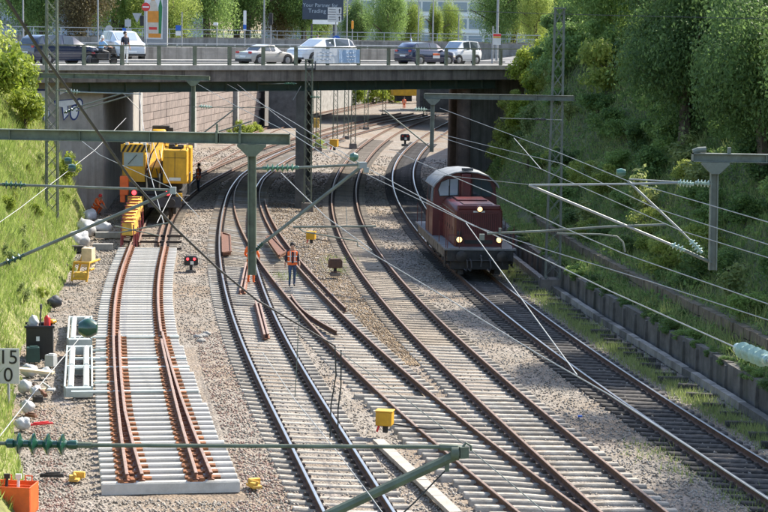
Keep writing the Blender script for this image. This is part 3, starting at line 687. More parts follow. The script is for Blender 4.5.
# brick retaining wall seen under the bridge: real courses in cast-on bricks
bw = thing('brick_retaining_wall', 'tall pinkish block wall behind the yellow crane under the bridge', 'wall', (-16.6, 170, -.4))
A0, A1 = Vector((-18.6, 148)), Vector((-13.0, 203)); WL = (A1 - A0).length; WD = (A1 - A0) / WL; WNn = Vector((WD.y, -WD.x))
wang = math.atan2(WD.y, WD.x)
def wbp(u, w, z): p = A0 + WD * u + WNn * w; return Vector((p.x, p.y, z))
b = W_(bw); b.box(wbp(WL / 2, -.25, 3.4), (WL, .5, 7.6), rz=wang); b.build('wall_core', M_mortar, bw)
brick_me = MB().box((0, 0, 0), (2.36, .10, .56)).mesh('block', M_brick)
zz = -.2; row = 0
while zz < 6.6:
    u = -(row % 2) * 1.2
    while u < WL - .5:
        o = link('block', brick_me, bw); o.location = wbp(u + 1.2, .03 + random.uniform(0, .02), zz + .29) - bw.location; o.rotation_euler = (0, 0, wang); u += 2.4
    zz += .6; row += 1
for u in (0.2, 20.5, 41): b = W_(bw); b.box(wbp(u, .25, 3.3), (.9, .5, 7.4), rz=wang, top=.8); b.build('buttress', M_conc_light, bw)
# second, farther bridge
fb = thing('far_bridge', 'second road bridge with pale parapet seen beyond the first one', 'bridge', (0, 225, 0))
def fbox(name, m, c, d, parent=fb, rz=R(4)): b = W_(fb); b.box(c, d, rz=rz); return b.build(name, m, parent)
fbox('deck', M_conc, (2, 231, 6.9), (90, 24, 1.1))
fbox('parapet', M_conc, (2, 219.4, 8.05), (90, .4, 1.2))
fbox('parapet', M_conc, (2, 242, 8.05), (90, .4, 1.2))
for i in range(30): fbox('railing_post', M_grey, (-41 + i * 2.9, 219.1 + (-43 + i * 2.9) * .07, 9.1), (.06, .06, .95))
fbox('handrail', M_grey, (2, 219.1, 9.6), (90, .08, .07)); fbox('railing_bar', M_grey, (2, 219.1, 9.15), (90, .05, .05))
fbox('pier', M_dgpier, (-10.4, 206, 2.8), (3.4, 5, 6.8)); fbox('pier', M_dgpier, (6.1, 256, 2.6), (4.2, 5, 6.4)); fbox('pier', M_conc_light, (-12.3, 222, 2.8), (2.6, 14, 6.6)); fbox('pier', M_dgpier, (24, 240, 2.6), (3, 18, 6.4))
# far concrete wall under the second bridge
slab('far_wall', [(-12, 236), (-4.5, 262), (-4.9, 262.4), (-12.4, 236.4)], -1, 4.5, M_conc_light)
print('P3 ok')
# ------------------------------------------------------------------ vegetation
def leaf_cloud(name, n, shape, size, m, seed, clumps=14, flat=.0):
    """leaves (bent quads) in clumps spread through a unit-ish crown; base at z=0"""
    g = np.random.default_rng(seed)
    C = []
    for i in range(clumps):
        u = g.normal(size=3); u /= np.linalg.norm(u); r = g.random() ** .4
        C.append((u * r * np.array(shape) * .78 + np.array((0, 0, shape[2])), g.uniform(.28, .5)))
    ci = g.integers(0, clumps, n); cen = np.array([C[i][0] for i in ci]); rad = np.array([C[i][1] for i in ci])[:, None] * np.array(shape)
    d = g.normal(size=(n, 3)); d /= np.linalg.norm(d, axis=1)[:, None]
    P = cen + d * rad * (g.random((n, 1)) ** .45)
    P[:, 2] = np.abs(P[:, 2])
    nrm = d * .7 + g.normal(size=(n, 3)) * .6 + np.array((0, 0, .35)); nrm /= np.linalg.norm(nrm, axis=1)[:, None]
    t = np.cross(nrm, g.normal(size=(n, 3))); t /= np.linalg.norm(t, axis=1)[:, None]; s = np.cross(nrm, t)
    L = size * g.uniform(.6, 1.35, (n, 1)); w = L * g.uniform(.35, .6, (n, 1))
    V = np.empty((n, 4, 3)); V[:, 0] = P - t * L * .5; V[:, 1] = P + s * w * .5; V[:, 2] = P + t * L * .5 - nrm * L * .12; V[:, 3] = P - s * w * .5
    F_ = np.arange(4 * n).reshape(n, 4)
    return fast_mesh(name, V.reshape(-1, 3), F_, m, 4)
def trunk_mesh(name, h, r, seed, limbs=5, spread=.5):
    rr = random.Random(seed); b = MB(); pts = [(0, 0, -.4)]; x = y = 0
    for i in range(1, 7): x += rr.uniform(-.04, .04) * h * .5; y += rr.uniform(-.04, .04) * h * .5; pts.append((x, y, h * i / 6))
    b.tube(pts, [r * (1.25 - .95 * i / 6) for i in range(7)], n=7)
    for k in range(limbs):
        t = rr.uniform(.35, .85); i = int(t * 6); p = Vector(pts[i]); a = rr.uniform(0, 6.28); L = h * spread * rr.uniform(.5, 1)
        q1 = p + Vector((math.cos(a) * L * .5, math.sin(a) * L * .5, L * .35)); q2 = p + Vector((math.cos(a) * L, math.sin(a) * L, L * .6)); b.tube([p, q1, q2], [r * .5, r * .33, r * .12], n=5)
    return b.mesh(name, M_bark, True)
SH = {k: [leaf_cloud('foliage', n, sh, sz, m, 11 + i * 7 + j) for j in range(v)] for i, (k, n, sh, sz, m, v) in enumerate((
    ('dark', 4200, (1, 1, .8), .125, M_leaf_dark, 3), ('mid', 4200, (1, 1, .75), .12, M_leaf_mid, 3), ('light', 3600, (1, 1, .7), .12, M_leaf_light, 2), ('lime', 2600, (1, 1, .9), .16, M_leaf_lime, 2), ('weed', 700, (.8, .8, 1.1), .2, M_grass_dull, 2)))}
TRC = {k: [leaf_cloud('crown', n, sh, sz, m, 51 + i * 9 + j, clumps=34) for j in range(v)] for i, (k, n, sh, sz, m, v) in enumerate((
    ('dark', 34000, (1, 1, 1.05), .046, M_leaf_dark, 2), ('mid', 34000, (1, 1, 1.1), .046, M_leaf_mid, 2), ('light', 28000, (1, 1, 1.15), .046, M_leaf_light, 2), ('poplar', 14000, (.55, .55, 1.5), .06, M_leaf_light, 1), ('brown', 20000, (1, 1, 1.0), .055, M_leaf_brown, 1)))}
SHT = [trunk_mesh('stem', .8, .05, 3 + i, 5, .6) for i in range(2)]
TRT = [trunk_mesh('trunk', 1.0, .035, 23 + i, 7, .38) for i in range(3)]
def shrub(x, y, z, s, kind, label, group, h=1.0, cat='shrub'):
    r = thing('shrub', label, cat, (x, y, z - .1 * s), random.uniform(0, 6.28), group)
    f = link('foliage', random.choice(SH[kind]), r); f.scale = (s, s, s * h); t = link('stem', random.choice(SHT), r); t.scale = (s, s, s * h); return r
def tree(x, y, z, s, hh, kind, label, group, th=None):
    """s = crown half width, hh = total height"""
    r = thing('tree', label, 'tree', (x, y, z), random.uniform(0, 6.28), group)
    me = random.choice(TRC[kind]); ch = {'poplar': 3.0, 'mid': 2.2, 'light': 2.3, 'dark': 2.1, 'brown': 2.0}[kind]
    th = hh * .22 if th is None else th; f = link('crown', me, r); f.location = (0, 0, th); f.scale = (s, s, (hh - th) / ch); t = link('trunk', random.choice(TRT), r); t.scale = (hh * .8, hh * .8, hh * .8); return r

# left bank grass
def grass(name, n, area, zf, m, lab, hmin, hmax, w, seed):
    g = np.random.default_rng(seed); V = np.empty((n, 3, 3)); i = 0
    while i < n:
        x, Y = area(g)
        h = g.uniform(hmin, hmax) * (.5 if abs(x - footx(Y)) < .5 else 1) * (.7 + .8 * (vnoise(x * .9 + 3, Y * .9) + .5)); a = g.uniform(0, 6.28); lx, ly = g.normal(0, .38, 2) * h
        z = zf(x, Y); wv = w * g.uniform(.6, 1.5); V[i, 0] = (x - math.cos(a) * wv, Y - math.sin(a) * wv, z - .03); V[i, 1] = (x + math.cos(a) * wv, Y + math.sin(a) * wv, z - .03); V[i, 2] = (x + lx, Y + ly, z + h); i += 1
    o = link(name, fast_mesh(name, V.reshape(-1, 3), np.arange(3 * n).reshape(n, 3), m, 3)); return tag(o, lab, 'grass', kind='stuff')
# right bank: shrub cover, individually placed
rr = random.Random(5); pos = []
for t in range(1600):
    Y = rr.uniform(40, 124); d = rr.uniform(1.9, 11.8); x = wallx(Y) + d
    if x > .205 * Y + 2.5 or Y > bridge_front_Y(x) + 3: continue
    s = rr.uniform(.55, 1.05) + .06 * d
    if any((x - a) ** 2 + (Y - b_) ** 2 < (.80 * (s + c)) ** 2 for a, b_, c in pos): continue
    pos.append((x, Y, s))
for (x, Y, s) in pos:
    d = x - wallx(Y); k = rr.choices(['dark', 'mid', 'light', 'weed'], [2, 5, 2.2, 3.5] if d < 6.5 else [4, 5, 1.2, .5])[0]
    zone = 'near the bridge' if Y > 103 else 'behind the lattice mast' if Y > 84 else 'right of the locomotive front' if Y > 72 else 'below the near hanging post'
    zone = ('low ' if d < 5 else 'high ') + 'on the right bank ' + zone
    lb = {'dark': 'dark green leafy shrub ', 'mid': 'mid green leafy shrub ', 'light': 'pale green leafy shrub ', 'weed': 'loose tuft of tall weeds '}[k] + zone
    shrub(x, Y, right_z(x, Y), s, k, lb, lb, rr.uniform(.7, 1.05), 'weeds' if k == 'weed' else 'shrub')
def areaR(g):
    while True:
        Y = 40 + 86 * g.random(); x = wallx(Y) + .3 + 13 * g.random()
        if x < .205 * Y + 2 and Y < bridge_front_Y(x) + 3: return x, Y
def cover(name, n, area, zf, m, lab, size, seed):
    g = np.random.default_rng(seed); V = np.empty((n, 4, 3))
    for i in range(n):
        x, Y = area(g); h = .55 * (vnoise(x * .8 + 5, Y * .8) + .5) * g.random() ** .7; p = np.array((x, Y, zf(x, Y) + h)); t = g.normal(size=3); t /= np.linalg.norm(t); s = np.cross(t, g.normal(size=3) + (0, 0, .3)); s /= np.linalg.norm(s); L = size * g.uniform(.6, 1.4)
        V[i] = (p - t * L * .5, p + s * L * .25, p + t * L * .5, p - s * L * .25)
    o = link(name, fast_mesh(name, V.reshape(-1, 3), np.arange(4 * n).reshape(n, 4), m, 4)); return tag(o, lab, 'ground cover', kind='stuff')
cover('ground_cover', 46000, areaR, right_z, M_leaf_mid, 'low leafy growth and brambles covering the shaded right bank', .17, 8)
grass('grass', 42000, areaR, right_z, M_grass_dull, 'long dull grass between the shrubs of the right bank', .25, .6, .017, 9)
# ivy and weeds hanging over the retaining wall
for t in range(110):
    Y = rr.uniform(46, 104); x = wallx(Y) + rr.choice([.12, .3, .5, .9, 1.4, 1.5, 1.9]); shrub(x, Y, right_z(x, Y) - .15, rr.uniform(.3, .55), rr.choice(['dark', 'dark', 'mid']), 'low ivy cushion growing over the terrace behind the concrete wall', 'ivy cushions on the terrace', .7, 'ivy')
for t in range(26):
    Y = 48 + 3 * t; x = wallx(Y) + rr.uniform(8.0, 11.0) * float(np.interp(Y, [98, 113], [1, .5])); shrub(x, Y, right_z(x, Y), rr.uniform(1.3, 2.0), rr.choice(['mid', 'dark', 'light']), 'tall bush filling the gap under the crest trees of the right bank', 'tall bushes under the crest trees', 1.2)
for (x, Y, z, s_) in ((8.6, 124.5, 6.6, 1.3), (9.8, 126.5, 6.9, 1.5), (11.2, 129, 7.2, 1.7), (9.0, 122.2, 5.2, 1.2), (7.9, 121.2, 4.0, 1.0), (12.6, 131.5, 7.4, 1.7), (10.4, 123.5, 6.6, 1.4), (6.5, 118.5, -.4, .9), (7.0, 120.6, .6, 1.1), (6.9, 122.4, 2.0, 1.0), (7.5, 123.6, 3.2, 1.2), (8.0, 124.4, 4.6, 1.2), (7.6, 120.0, 1.8, 1.1), (8.6, 122.0, 3.6, 1.2)): shrub(x, Y, z, s_, rr.choice(['light', 'mid', 'lime']), 'leafy bush overgrowing the right end and abutment of the bridge', 'bushes at the right bridge end', 1.2)
# trees on the crest of the right bank
TREES_R = [(17.5, 62, 3.4, 9.5, 'dark'), (16.2, 70, 3.2, 9, 'mid'), (14.6, 78, 3.2, 9, 'dark'), (16.8, 84, 3.6, 11, 'mid'), (13.6, 92, 3.4, 10, 'dark'), (17.6, 96, 3.6, 11, 'light'), (14.6, 105, 3.6, 10.5, 'dark'), (18.5, 112, 3.8, 11, 'mid'), (12.6, 114, 3.0, 9, 'mid'), (14.2, 124, 3.0, 9, 'light'), (20, 74, 3.6, 11, 'dark'), (21, 88, 4.0, 12, 'mid'), (22.5, 104, 4.0, 12, 'dark'), (19.5, 55, 3.4, 10, 'mid'), (21, 47, 3.6, 10, 'dark'), (24.5, 65, 4, 12, 'mid'), (24, 118, 4, 12, 'light'), (17, 134, 3, 9, 'light'), (22, 40, 3.6, 11, 'mid'), (25, 54, 4, 12, 'dark'), (26, 82, 4.2, 13, 'mid'), (17.2, 121, 3.0, 9, 'dark')]
ORD = ['first', 'second', 'third', 'fourth', 'fifth', 'sixth', 'seventh', 'eighth', 'ninth', 'tenth', '11th', '12th', '13th', '14th', '15th', '16th', '17th', '18th', '19th', '20th', '21st', '22nd', '23rd', '24th', '25th']
TREES_R.sort(key=lambda t: t[0] / t[1])
for i, (x, Y, s, h, k) in enumerate(TREES_R):
    lb = {'dark': 'dark dense tree on the crest of the right bank', 'mid': 'green broadleaf tree on the crest of the right bank', 'light': 'yellow-green tree on the crest of the right bank'}[k] + ', ' + ORD[i] + ' from the bridge'
    tree(x, Y, right_z(x, Y) - .3, s, h, k, lb, 'trees on the right bank', th=.15)
# left bank: bushes at the top left and beside the abutment
for (x, Y, s, h, k) in ((-18.6, 94, 1.7, 1.15, 'lime'), (-17.6, 97.5, 1.3, 1.1, 'lime'), (-20.2, 98, 2.0, 1.1, 'light'), (-18.4, 100.6, 1.3, 1.3, 'lime'), (-21, 92, 2.2, 1.0, 'lime')):
    shrub(x, Y, left_z(x, Y), s, k, 'sunlit lime-green bush at the top of the left bank', 'bushes at the top of the left bank', h)
shrub(-16.3, 101.2, left_z(-16.3, 101.2) - .3, .85, 'lime', 'yellow-green weeds arching out in front of the graffiti', None, 1.2, 'weeds')
def areaL(g):
    while True:
        Y = 40 + 64 * g.random(); x = footx(Y) + .35 - 5.2 * g.random() ** .9
        if x > -.2 * Y - 1.5: return x, Y
grass('grass', 46000, areaL, left_z, M_grass, 'sunlit yellow-green grass covering the left bank', .18, .42, .018, 3)
def areaL2(g):
    while True:
        x, Y = areaL(g)
        if vnoise(x * .5 + 40, Y * .5) > .02: return x, Y
grass('dry_grass', 3200, areaL2, left_z, M_straw, 'dry straw-coloured stalks among the grass of the left bank', .25, .6, .012, 13)
for t in range(46):
    g_ = np.random.default_rng(200 + t); x, Y = areaL(g_); shrub(x, Y, left_z(x, Y), .16 + .22 * g_.random(), ['weed', 'lime', 'light'][t % 3], 'small weed clump in the sunlit grass of the left bank', 'weed clumps on the left bank', 1.2, 'weeds')
def areaS(g):
    Y = 44 + 52 * g.random() ** 1.2; c = float(np.interp(Y, [44, 53, 58, 67, 77, 86, 96], [12.2, 10.3, 9.4, 8.05, 6.9, 6.0, 5.2])); return c + g.normal(0, .26), Y
grass('grass', 13000, areaS, ground_z, M_grass_dull, 'dull green grass strip between the shaded track and the cable trough', .10, .28, .014, 4)
def areaW(g):
    k = g.integers(0, 7); c = ((9.2, 44), (8.4, 45.5), (7.6, 48), (6.9, 50.5), (-2.2, 90), (-1.9, 86), (-4.1, 83))[k]; return c[0] + g.normal(0, .35), c[1] + g.normal(0, .8)
grass('grass', 1500, areaW, ground_z, M_grass_dull, 'thin weeds sprouting through the ballast', .06, .2, .014, 6)
# trees behind the bridge
FAR = [(-40, 232, 5, 13, 'mid'), (-34.5, 226, 4.2, 10.5, 'brown'), (-31.5, 240, 5, 13, 'mid'), (-27, 236, 4.6, 11, 'light'), (-24.5, 228, 3.2, 8, 'light'), (-22.5, 252, 5.2, 15, 'mid'), (-18.2, 262, 5, 15, 'mid'), (-20, 270, 5, 15, 'dark'), (-14.2, 268, 4.6, 12.5, 'brown'), (-11.3, 266, 4.2, 12, 'mid'), (-9.2, 276, 3.6, 9.5, 'light'), (-.2, 290, 3.2, 11.5, 'mid'), (3.2, 300, 2.6, 9, 'light'), (7.0, 296, 2.4, 9.0, 'poplar'), (9.2, 304, 2.6, 9, 'light'), (13.0, 238, 3.2, 11, 'mid'), (15.5, 250, 3.6, 12, 'light'), (18.5, 240, 3.6, 12, 'mid'), (24, 262, 5, 14, 'mid'), (-46, 255, 6, 16, 'mid'), (-36, 265, 6, 16, 'light'), (-28, 275, 6, 17, 'mid'), (-4.5, 300, 3, 9, 'dark'), (16.8, 226, 2.6, 8.5, 'light')]
FAR.sort(key=lambda t: t[0] / t[1])
for i, (x, Y, s, h, k) in enumerate(FAR):
    lb = {'dark': 'dark dense tree in the row behind the bridge', 'mid': 'mid green tree in the row behind the bridge', 'light': 'pale sunlit tree in the row behind the bridge', 'poplar': 'slim pale tree before the glass office block', 'brown': 'tree with browning leaves in the row behind the bridge'}[k] + ', ' + ORD[i] + ' from the left'
    tree(x, Y, ZD - .2 if Y < 285 else ZD - 2, s, h, k, lb, 'trees behind the bridge', th=.35)
for (x, Y, s, k) in ((-4.2, 270, 2.2, 'lime'), (-1.8, 276, 2.4, 'lime'), (.4, 284, 2.2, 'lime'), (-13.4, 187, 1.1, 'lime'), (-14.0, 180, .8, 'lime'), (-12.6, 195, .8, 'lime'), (-5.9, 172, .8, 'light'), (-6.4, 183, .6, 'lime')):
    shrub(x, Y, -.5, s, k, 'bright green bush beside the far tracks beyond the bridge' if Y > 200 else 'small green bush growing at the track side beyond the bridge', 'bushes along the far tracks', 1.0)

# ------------------------------------------------------------------ far buildings
def office(name, label, c, d, rz, floors, bays, mwall, mglass, sill=.35):
    r = thing(name, label, 'building', c, rz); fh = d[2] / floors
    b = MB(); b.box((0, 0, d[2] / 2), (d[0], d[1], d[2])); b.build('wall', mwall, r)
    bwid = d[0] / bays; pane = MB().box((0, 0, 0), (bwid * .86, .12, fh * .58)).mesh('window', mglass)
    for f in range(floors):
        for i in range(bays): o = link('window', pane, r); o.location = (-d[0] / 2 + (i + .5) * bwid, -d[1] / 2 - .03, f * fh + fh * .58)
        b = MB(); b.box((0, -d[1] / 2 - .12, f * fh + .18), (d[0] + .2, .3, .3)); b.build('floor_band', mwall, r)
    b = MB(); b.box((0, 0, d[2] + .2), (d[0] + .6, d[1] + .6, .4)); b.build('roof', M_conc_light, r); return r
office('office_building', 'pale glass-fronted office block far behind the bridge', (30, 420, 6), (70, 20, 27), R(-6), 8, 22, M_white, M_glass_painted_sky)
office('office_building', 'blue glass office block behind the billboard', (-14, 430, 6), (26, 20, 24), R(4), 7, 9, M_grey, M_glass_painted_sky)
office('office_building', 'grey office block far left behind the trees', (-62, 400, 6), (50, 20, 24), R(8), 7, 14, M_conc_light, M_glass_painted_sky)
print('P4 ok')
# ------------------------------------------------------------------ overhead line
def insul(root, a, b_, R_, n, m=None, r=.03, name='insulator'):
    a, b_ = Vector(a), Vector(b_); d = b_ - a; L = d.length; M = d.to_track_quat('Z', 'Y').to_matrix()
    pr = [(r * .9, 0), (r * 1.25, .02 * L), (r * 1.25, .1 * L)]; st = .8 * L / n
    for i in range(n):
        h = .1 * L + i * st; pr += [(r, h + .06 * st), (R_ * .96, h + .36 * st), (R_, h + .46 * st), (R_ * .55, h + .58 * st), (r, h + .74 * st)]
    pr += [(r * 1.25, .9 * L), (r * 1.25, .98 * L), (r * .9, L)]
    o = W_(root); o.lathe(pr, c=a, n=14, M=M); return o.build(name, m or M_ins, root, smooth=True)
def pipe(root, pts, r, m, name, n=8): b = W_(root); b.tube(pts, r, n=n); return b.build(name, m, root, smooth=True)
def ibeam(root, a, b_, w, h, m, name='beam'):
    b = W_(root); a, b_ = Vector(a), Vector(b_); u = Vector((0, 0, h / 2 - .008)); b.bar(a + u, b_ + u, w, .016); b.bar(a - u, b_ - u, w, .016); b.bar(a, b_, .02, h - .034)
    b.bar(a, a + (b_ - a).normalized() * .02, w, h); b.bar(b_, b_ - (b_ - a).normalized() * .02, w, h)
    n = int((b_ - a).length / 1.4)
    for i in range(1, n): p = a.lerp(b_, i / n); b.bar(p - u * .96, p + u * .96, w * .9, .015, up=(1, 0, 0))
    return b.build(name, m, root)
def droppost(root, top, bot, w, m):
    b = W_(root); top, bot = Vector(top), Vector(bot)
    for s in (-1, 1): b.bar(top + Vector((s * w * .42, 0, 0)), bot + Vector((s * w * .42, 0, 0)), w * .16, w * .9, up=(0, 1, 0))
    b.bar(top, bot, w * .8, w * .12, up=(0, 1, 0)); b.build('drop_post', m, root)
    b = W_(root); b.prism([(-w * 1.75, 0), (w * 1.75, 0), (w * 1.75, -w * .25), (w * .5, -w * 1.45), (-w * .5, -w * 1.45), (-w * 1.75, -w * .25)], w * .5, c=top + Vector((0, -w * .72, 0))); b.build('gusset', m, root)
def lattice(name, label, x, y, z0, z1, wb, wt, m, panels=14, foot=True, group=None):
    r = thing(name, label, 'catenary mast', (x, y, z0), 0, group); H_ = z1 - z0
    def wd(t): return wb + (wt - wb) * t
    for sx in (-1, 1):
        for sy in (-1, 1): b = MB(); b.bar((sx * wb / 2, sy * wb * .35, -.3), (sx * wt / 2, sy * wt * .35, H_), .07 if wb > .3 else .05); b.build('leg', m, r)
    b = MB()
    for i in range(panels):
        t0, t1 = i / panels, (i + 1) / panels
        for sy in (-1, 1):
            s = 1 if i % 2 else -1
            b.bar((-s * wd(t0) / 2, sy * wd(t0) * .35, t0 * H_), (s * wd(t1) / 2, sy * wd(t1) * .35, t1 * H_), .035, .02); b.bar((s * wd(t0) / 2, sy * wd(t0) * .35, t0 * H_), (-s * wd(t1) / 2, sy * wd(t1) * .35, t1 * H_), .03, .018)
        for sx in (-1, 1): b.bar((sx * wd(t0) / 2, -wd(t0) * .35, t0 * H_), (sx * wd(t1) / 2, wd(t1) * .35, t1 * H_), .03, .018)
    b.build('lattice_bracing', m, r)
    b = MB(); b.box((0, 0, H_ + .03), (wt + .12, wt + .1, .06)); b.build('cap', m, r)
    if foot: b = MB(); b.box((0, 0, .05), (wb * 1.9, wb * 1.9, .9), top=.8); b.build('footing', M_conc_dark, r)
    return r
# near portal, left half
Yn = 40.0
P = lambda x, y, Y=Yn: atY(x, y, Y)
np_ = thing('catenary_portal', 'green near portal beam with its hanging post in front of the left tracks', 'catenary portal', P(252, 138))
zb = P(252, 138.5).z
ibeam(np_, (P(-60, 138).x, Yn, zb), (P(290, 138).x, Yn, zb), .20, .215, M_green)
droppost(np_, (P(252, 144).x, Yn, zb - .11), P(252, 275), .165, M_green)
b = W_(np_)
for x in (217, 240): b.box((P(x, 138).x, Yn, zb + .19), (.04, .06, .18)); b.box((P(x, 138).x, Yn, zb + .02), (.045, .24, .26))
b.build('bolt', M_green, np_)
insul(np_, P(262, 168.2), P(299, 167.5), .085, 6, M_insmid)
pipe(np_, [P(255, 168.5), P(263, 168.2)], .03, M_greengrey, 'fitting'); pipe(np_, [P(298, 167.5), P(363, 164.5)], .027, M_greengrey, 'top_tube')
insul(np_, P(256, 250), P(263, 243), .06, 3); pipe(np_, [P(262, 244), P(363, 165.5)], .033, M_greengrey, 'cantilever_tube'); pipe(np_, [P(251, 252), P(257, 249.5)], .03, M_green, 'fitting')
b = W_(np_); b.lathe([(.0, -.09), (.06, -.08), (.10, 0), (.06, .08), (0, .09)], c=P(354, 157), axis='X', n=14); b.build('insulator', M_insmid, np_, smooth=True)
b = W_(np_); b.box(P(362, 165), (.16, .14, .12), rz=.4); b.box(P(366, 170), (.10, .10, .10), rz=.2); b.build('clamp', M_tubegrey, np_)
pipe(np_, [P(293, 227), P(376, 226.2)], .02, M_greengrey, 'registration_tube'); pipe(np_, [P(299, 228), P(303, 231.5), P(357, 241), P(358, 247)], .014, M_greengrey, 'steady_arm'); pipe(np_, [P(346, 207), P(347, 226)], .008, M_wire, 'hanger')
# near portal, right half
nr = thing('catenary_portal', 'grey-green near portal beam and hanging post at the right picture edge', 'catenary portal', P(713, 157))
zb2 = P(713, 157.5).z
ibeam(nr, (P(692, 157).x, Yn, zb2), (P(840, 157).x, Yn, zb2), .20, .17, M_greengrey)
droppost(nr, (P(714.5, 160).x, Yn, zb2 - .09), P(712.5, 270), .16, M_greengrey)
b = W_(nr); b.tube([P(693, 152), P(698, 150), P(706, 149.5)], .06); b.box((P(729, 157).x, Yn, zb2 + .14), (.06, .1, .14)); b.build('bolt', M_greengrey, nr)
for (x0, x1) in ((677.5, 694), (695, 712)): insul(nr, P(x0, 182.6), P(x1, 184.2), .075, 4, M_ins_pale)
pipe(nr, [P(529, 185), P(630, 184), P(678, 182.7)], .022, M_tubegrey, 'top_tube'); pipe(nr, [P(629, 179), P(678, 182)], .015, M_tubegrey, 'stay_tube')
pipe(nr, [P(529, 185), P(672, 245)], .026, M_tubelight, 'cantilever_tube'); insul(nr, P(671, 244.5), P(685, 250.5), .075, 3, M_ins_pale); pipe(nr, [P(684, 250), P(712, 263)], .035, M_greengrey, 'fitting')
pipe(nr, [P(628, 181), P(682, 232)], .024, M_tubegrey, 'strut'); insul(nr, P(690, 240), P(702, 253), .075, 4, M_ins_pale); pipe(nr, [P(681, 231), P(691, 241)], .018, M_tubegrey, 'fitting')
b = W_(nr); b.lathe([(0, -.1), (.06, -.09), (.09, 0), (.06, .09), (0, .1)], c=P(621, 172.5), axis='X', n=14); b.build('insulator', M_insmid, nr, smooth=True)
pipe(nr, [P(487, 233.5), P(545, 231), P(605, 226.8), P(666, 224.5)], .024, M_greengrey, 'registration_tube'); b = W_(nr); b.box(P(482, 237), (.1, .08, .12)); b.box(P(500, 231), (.05, .06, .12)); b.build('clamp', M_greengrey, nr)
pipe(nr, [P(557, 233.5), P(600, 234.3), P(617, 236.5), P(623, 242), P(625, 252)], .017, M_greengrey, 'steady_arm')
# cantilever of the mast out of frame on the left (mid height)
cl = thing('catenary_cantilever', 'two green insulated tubes meeting in front of the yellow crane', 'catenary arm', P(172, 190))
pipe(cl, [P(-30, 183.5), P(2, 184.4)], .03, M_green, 'fitting'); insul(cl, P(2, 184.5), P(26, 185.3), .085, 4); pipe(cl, [P(25, 185.2), P(172, 190)], .026, M_greengrey, 'top_tube')
pipe(cl, [P(-25, 275), P(4, 263.5)], .035, M_green, 'fitting'); insul(cl, P(4, 263.5), P(25, 254.7), .075, 3); pipe(cl, [P(24, 255), P(172, 191)], .034, M_greengrey, 'cantilever_tube'); b = W_(cl); b.box(P(173, 190.5), (.12, .12, .14)); b.build('clamp', M_tubegrey, cl)
pipe(cl, [P(118, 233, 41), P(172, 222, 41)], .014, M_greengrey, 'registration_tube'); pipe(cl, [P(115, 226, 41), P(160, 236, 41)], .012, M_greengrey, 'steady_arm')
# nearest cantilever, bottom of the picture
Yc = 22.0
nc = thing('catenary_cantilever', 'thick green tubes with a big ribbed insulator crossing the bottom foreground', 'catenary arm', P(460, 450, Yc))
pipe(nc, [P(-40, 442, Yc), P(8, 443.6, Yc)], .022, M_green, 'fitting'); insul(nc, P(6, 443.4, Yc), P(78, 445, Yc), .125, 4, r=.042)
pipe(nc, [P(77, 445, Yc), P(92, 445.3, Yc)], .036, M_green, 'fitting'); pipe(nc, [P(91, 445.3, Yc), P(445, 447, Yc)], .023, M_green, 'top_tube'); pipe(nc, [P(440, 447, Yc), P(458, 448, Yc)], .04, M_green, 'sleeve')
pipe(nc, [P(250, 552, Yc), P(330, 514, Yc), P(463, 452, Yc)], .057, M_green, 'cantilever_tube'); b = W_(nc)
b.lathe([(.07, -.05), (.085, -.04), (.085, .04), (.07, .05)], c=P(455, 453, Yc), axis='X', n=14); b.box(P(463, 452, Yc), (.10, .12, .13), rz=.3); b.tube([P(462, 448, Yc), P(466, 443, Yc), P(471, 446, Yc), P(471, 451, Yc)], .014); b.box(P(447, 466, Yc), (.05, .06, .12)); b.build('clamp', M_green, nc, smooth=True)
pipe(nc, [P(446, 470, Yc), P(440, 476, Yc), P(415, 502, Yc), P(400, 516, Yc)], .009, M_wire_dark, 'stay_wire')
# masts and portals near the loco and on the left bank
mr = lattice('lattice_mast', 'tall grey-green lattice mast at the foot of the right bank beside the locomotive', 7.1, 83.5, -.8, atY(566, 9, 83.5).z, .62, .36, M_greengrey, 18)
mr2 = thing('catenary_portal', 'grey-green beam reaching left from the lattice mast behind the locomotive', 'catenary portal', atY(500, 97, 83))
Z = atY(500, 97, 83).z; X = lambda px, Y=83: atY(px, 97, Y).x
ibeam(mr2, (X(424), 83, Z), (X(574), 83, Z), .2, .22, M_greengrey); droppost(mr2, (X(433), 83, Z - .12), atY(431.5, 152, 83), .17, M_greengrey)
insul(mr2, atY(414, 109, 83), atY(427, 109.5, 83), .11, 4, M_ins_pale); pipe(mr2, [atY(400, 109, 83), atY(431, 109.8, 83)], .02, M_greengrey, 'top_tube'); pipe(mr2, [atY(431, 148, 83), atY(384, 110, 83)], .03, M_greengrey, 'cantilever_tube')
pipe(mr2, [atY(500, 118, 83), atY(562, 120, 83)], .014, M_tubegrey, 'stay_tube'); insul(mr2, atY(535, 119, 83), atY(546, 119.4, 83), .07, 4, M_dgrey)
ml = lattice('lattice_mast', 'green lattice mast rising from the left bank before the graffiti', atY(52, 150, 89).x, 89, 1.0, atY(52, -12, 89).z, .50, .46, M_green, 20, foot=False)
ml2 = thing('catenary_portal', 'thin green beam with hanging post in front of the bridge girder', 'catenary portal', atY(130, 77, 88))
Z = atY(130, 77, 88).z; X = lambda px: atY(px, 77, 88).x
ibeam(ml2, (X(38), 88.4, Z), (X(209), 88.4, Z), .2, .21, M_green); droppost(ml2, (X(192.5), 88.4, Z - .11), atY(193, 137, 88.4), .17, M_green)
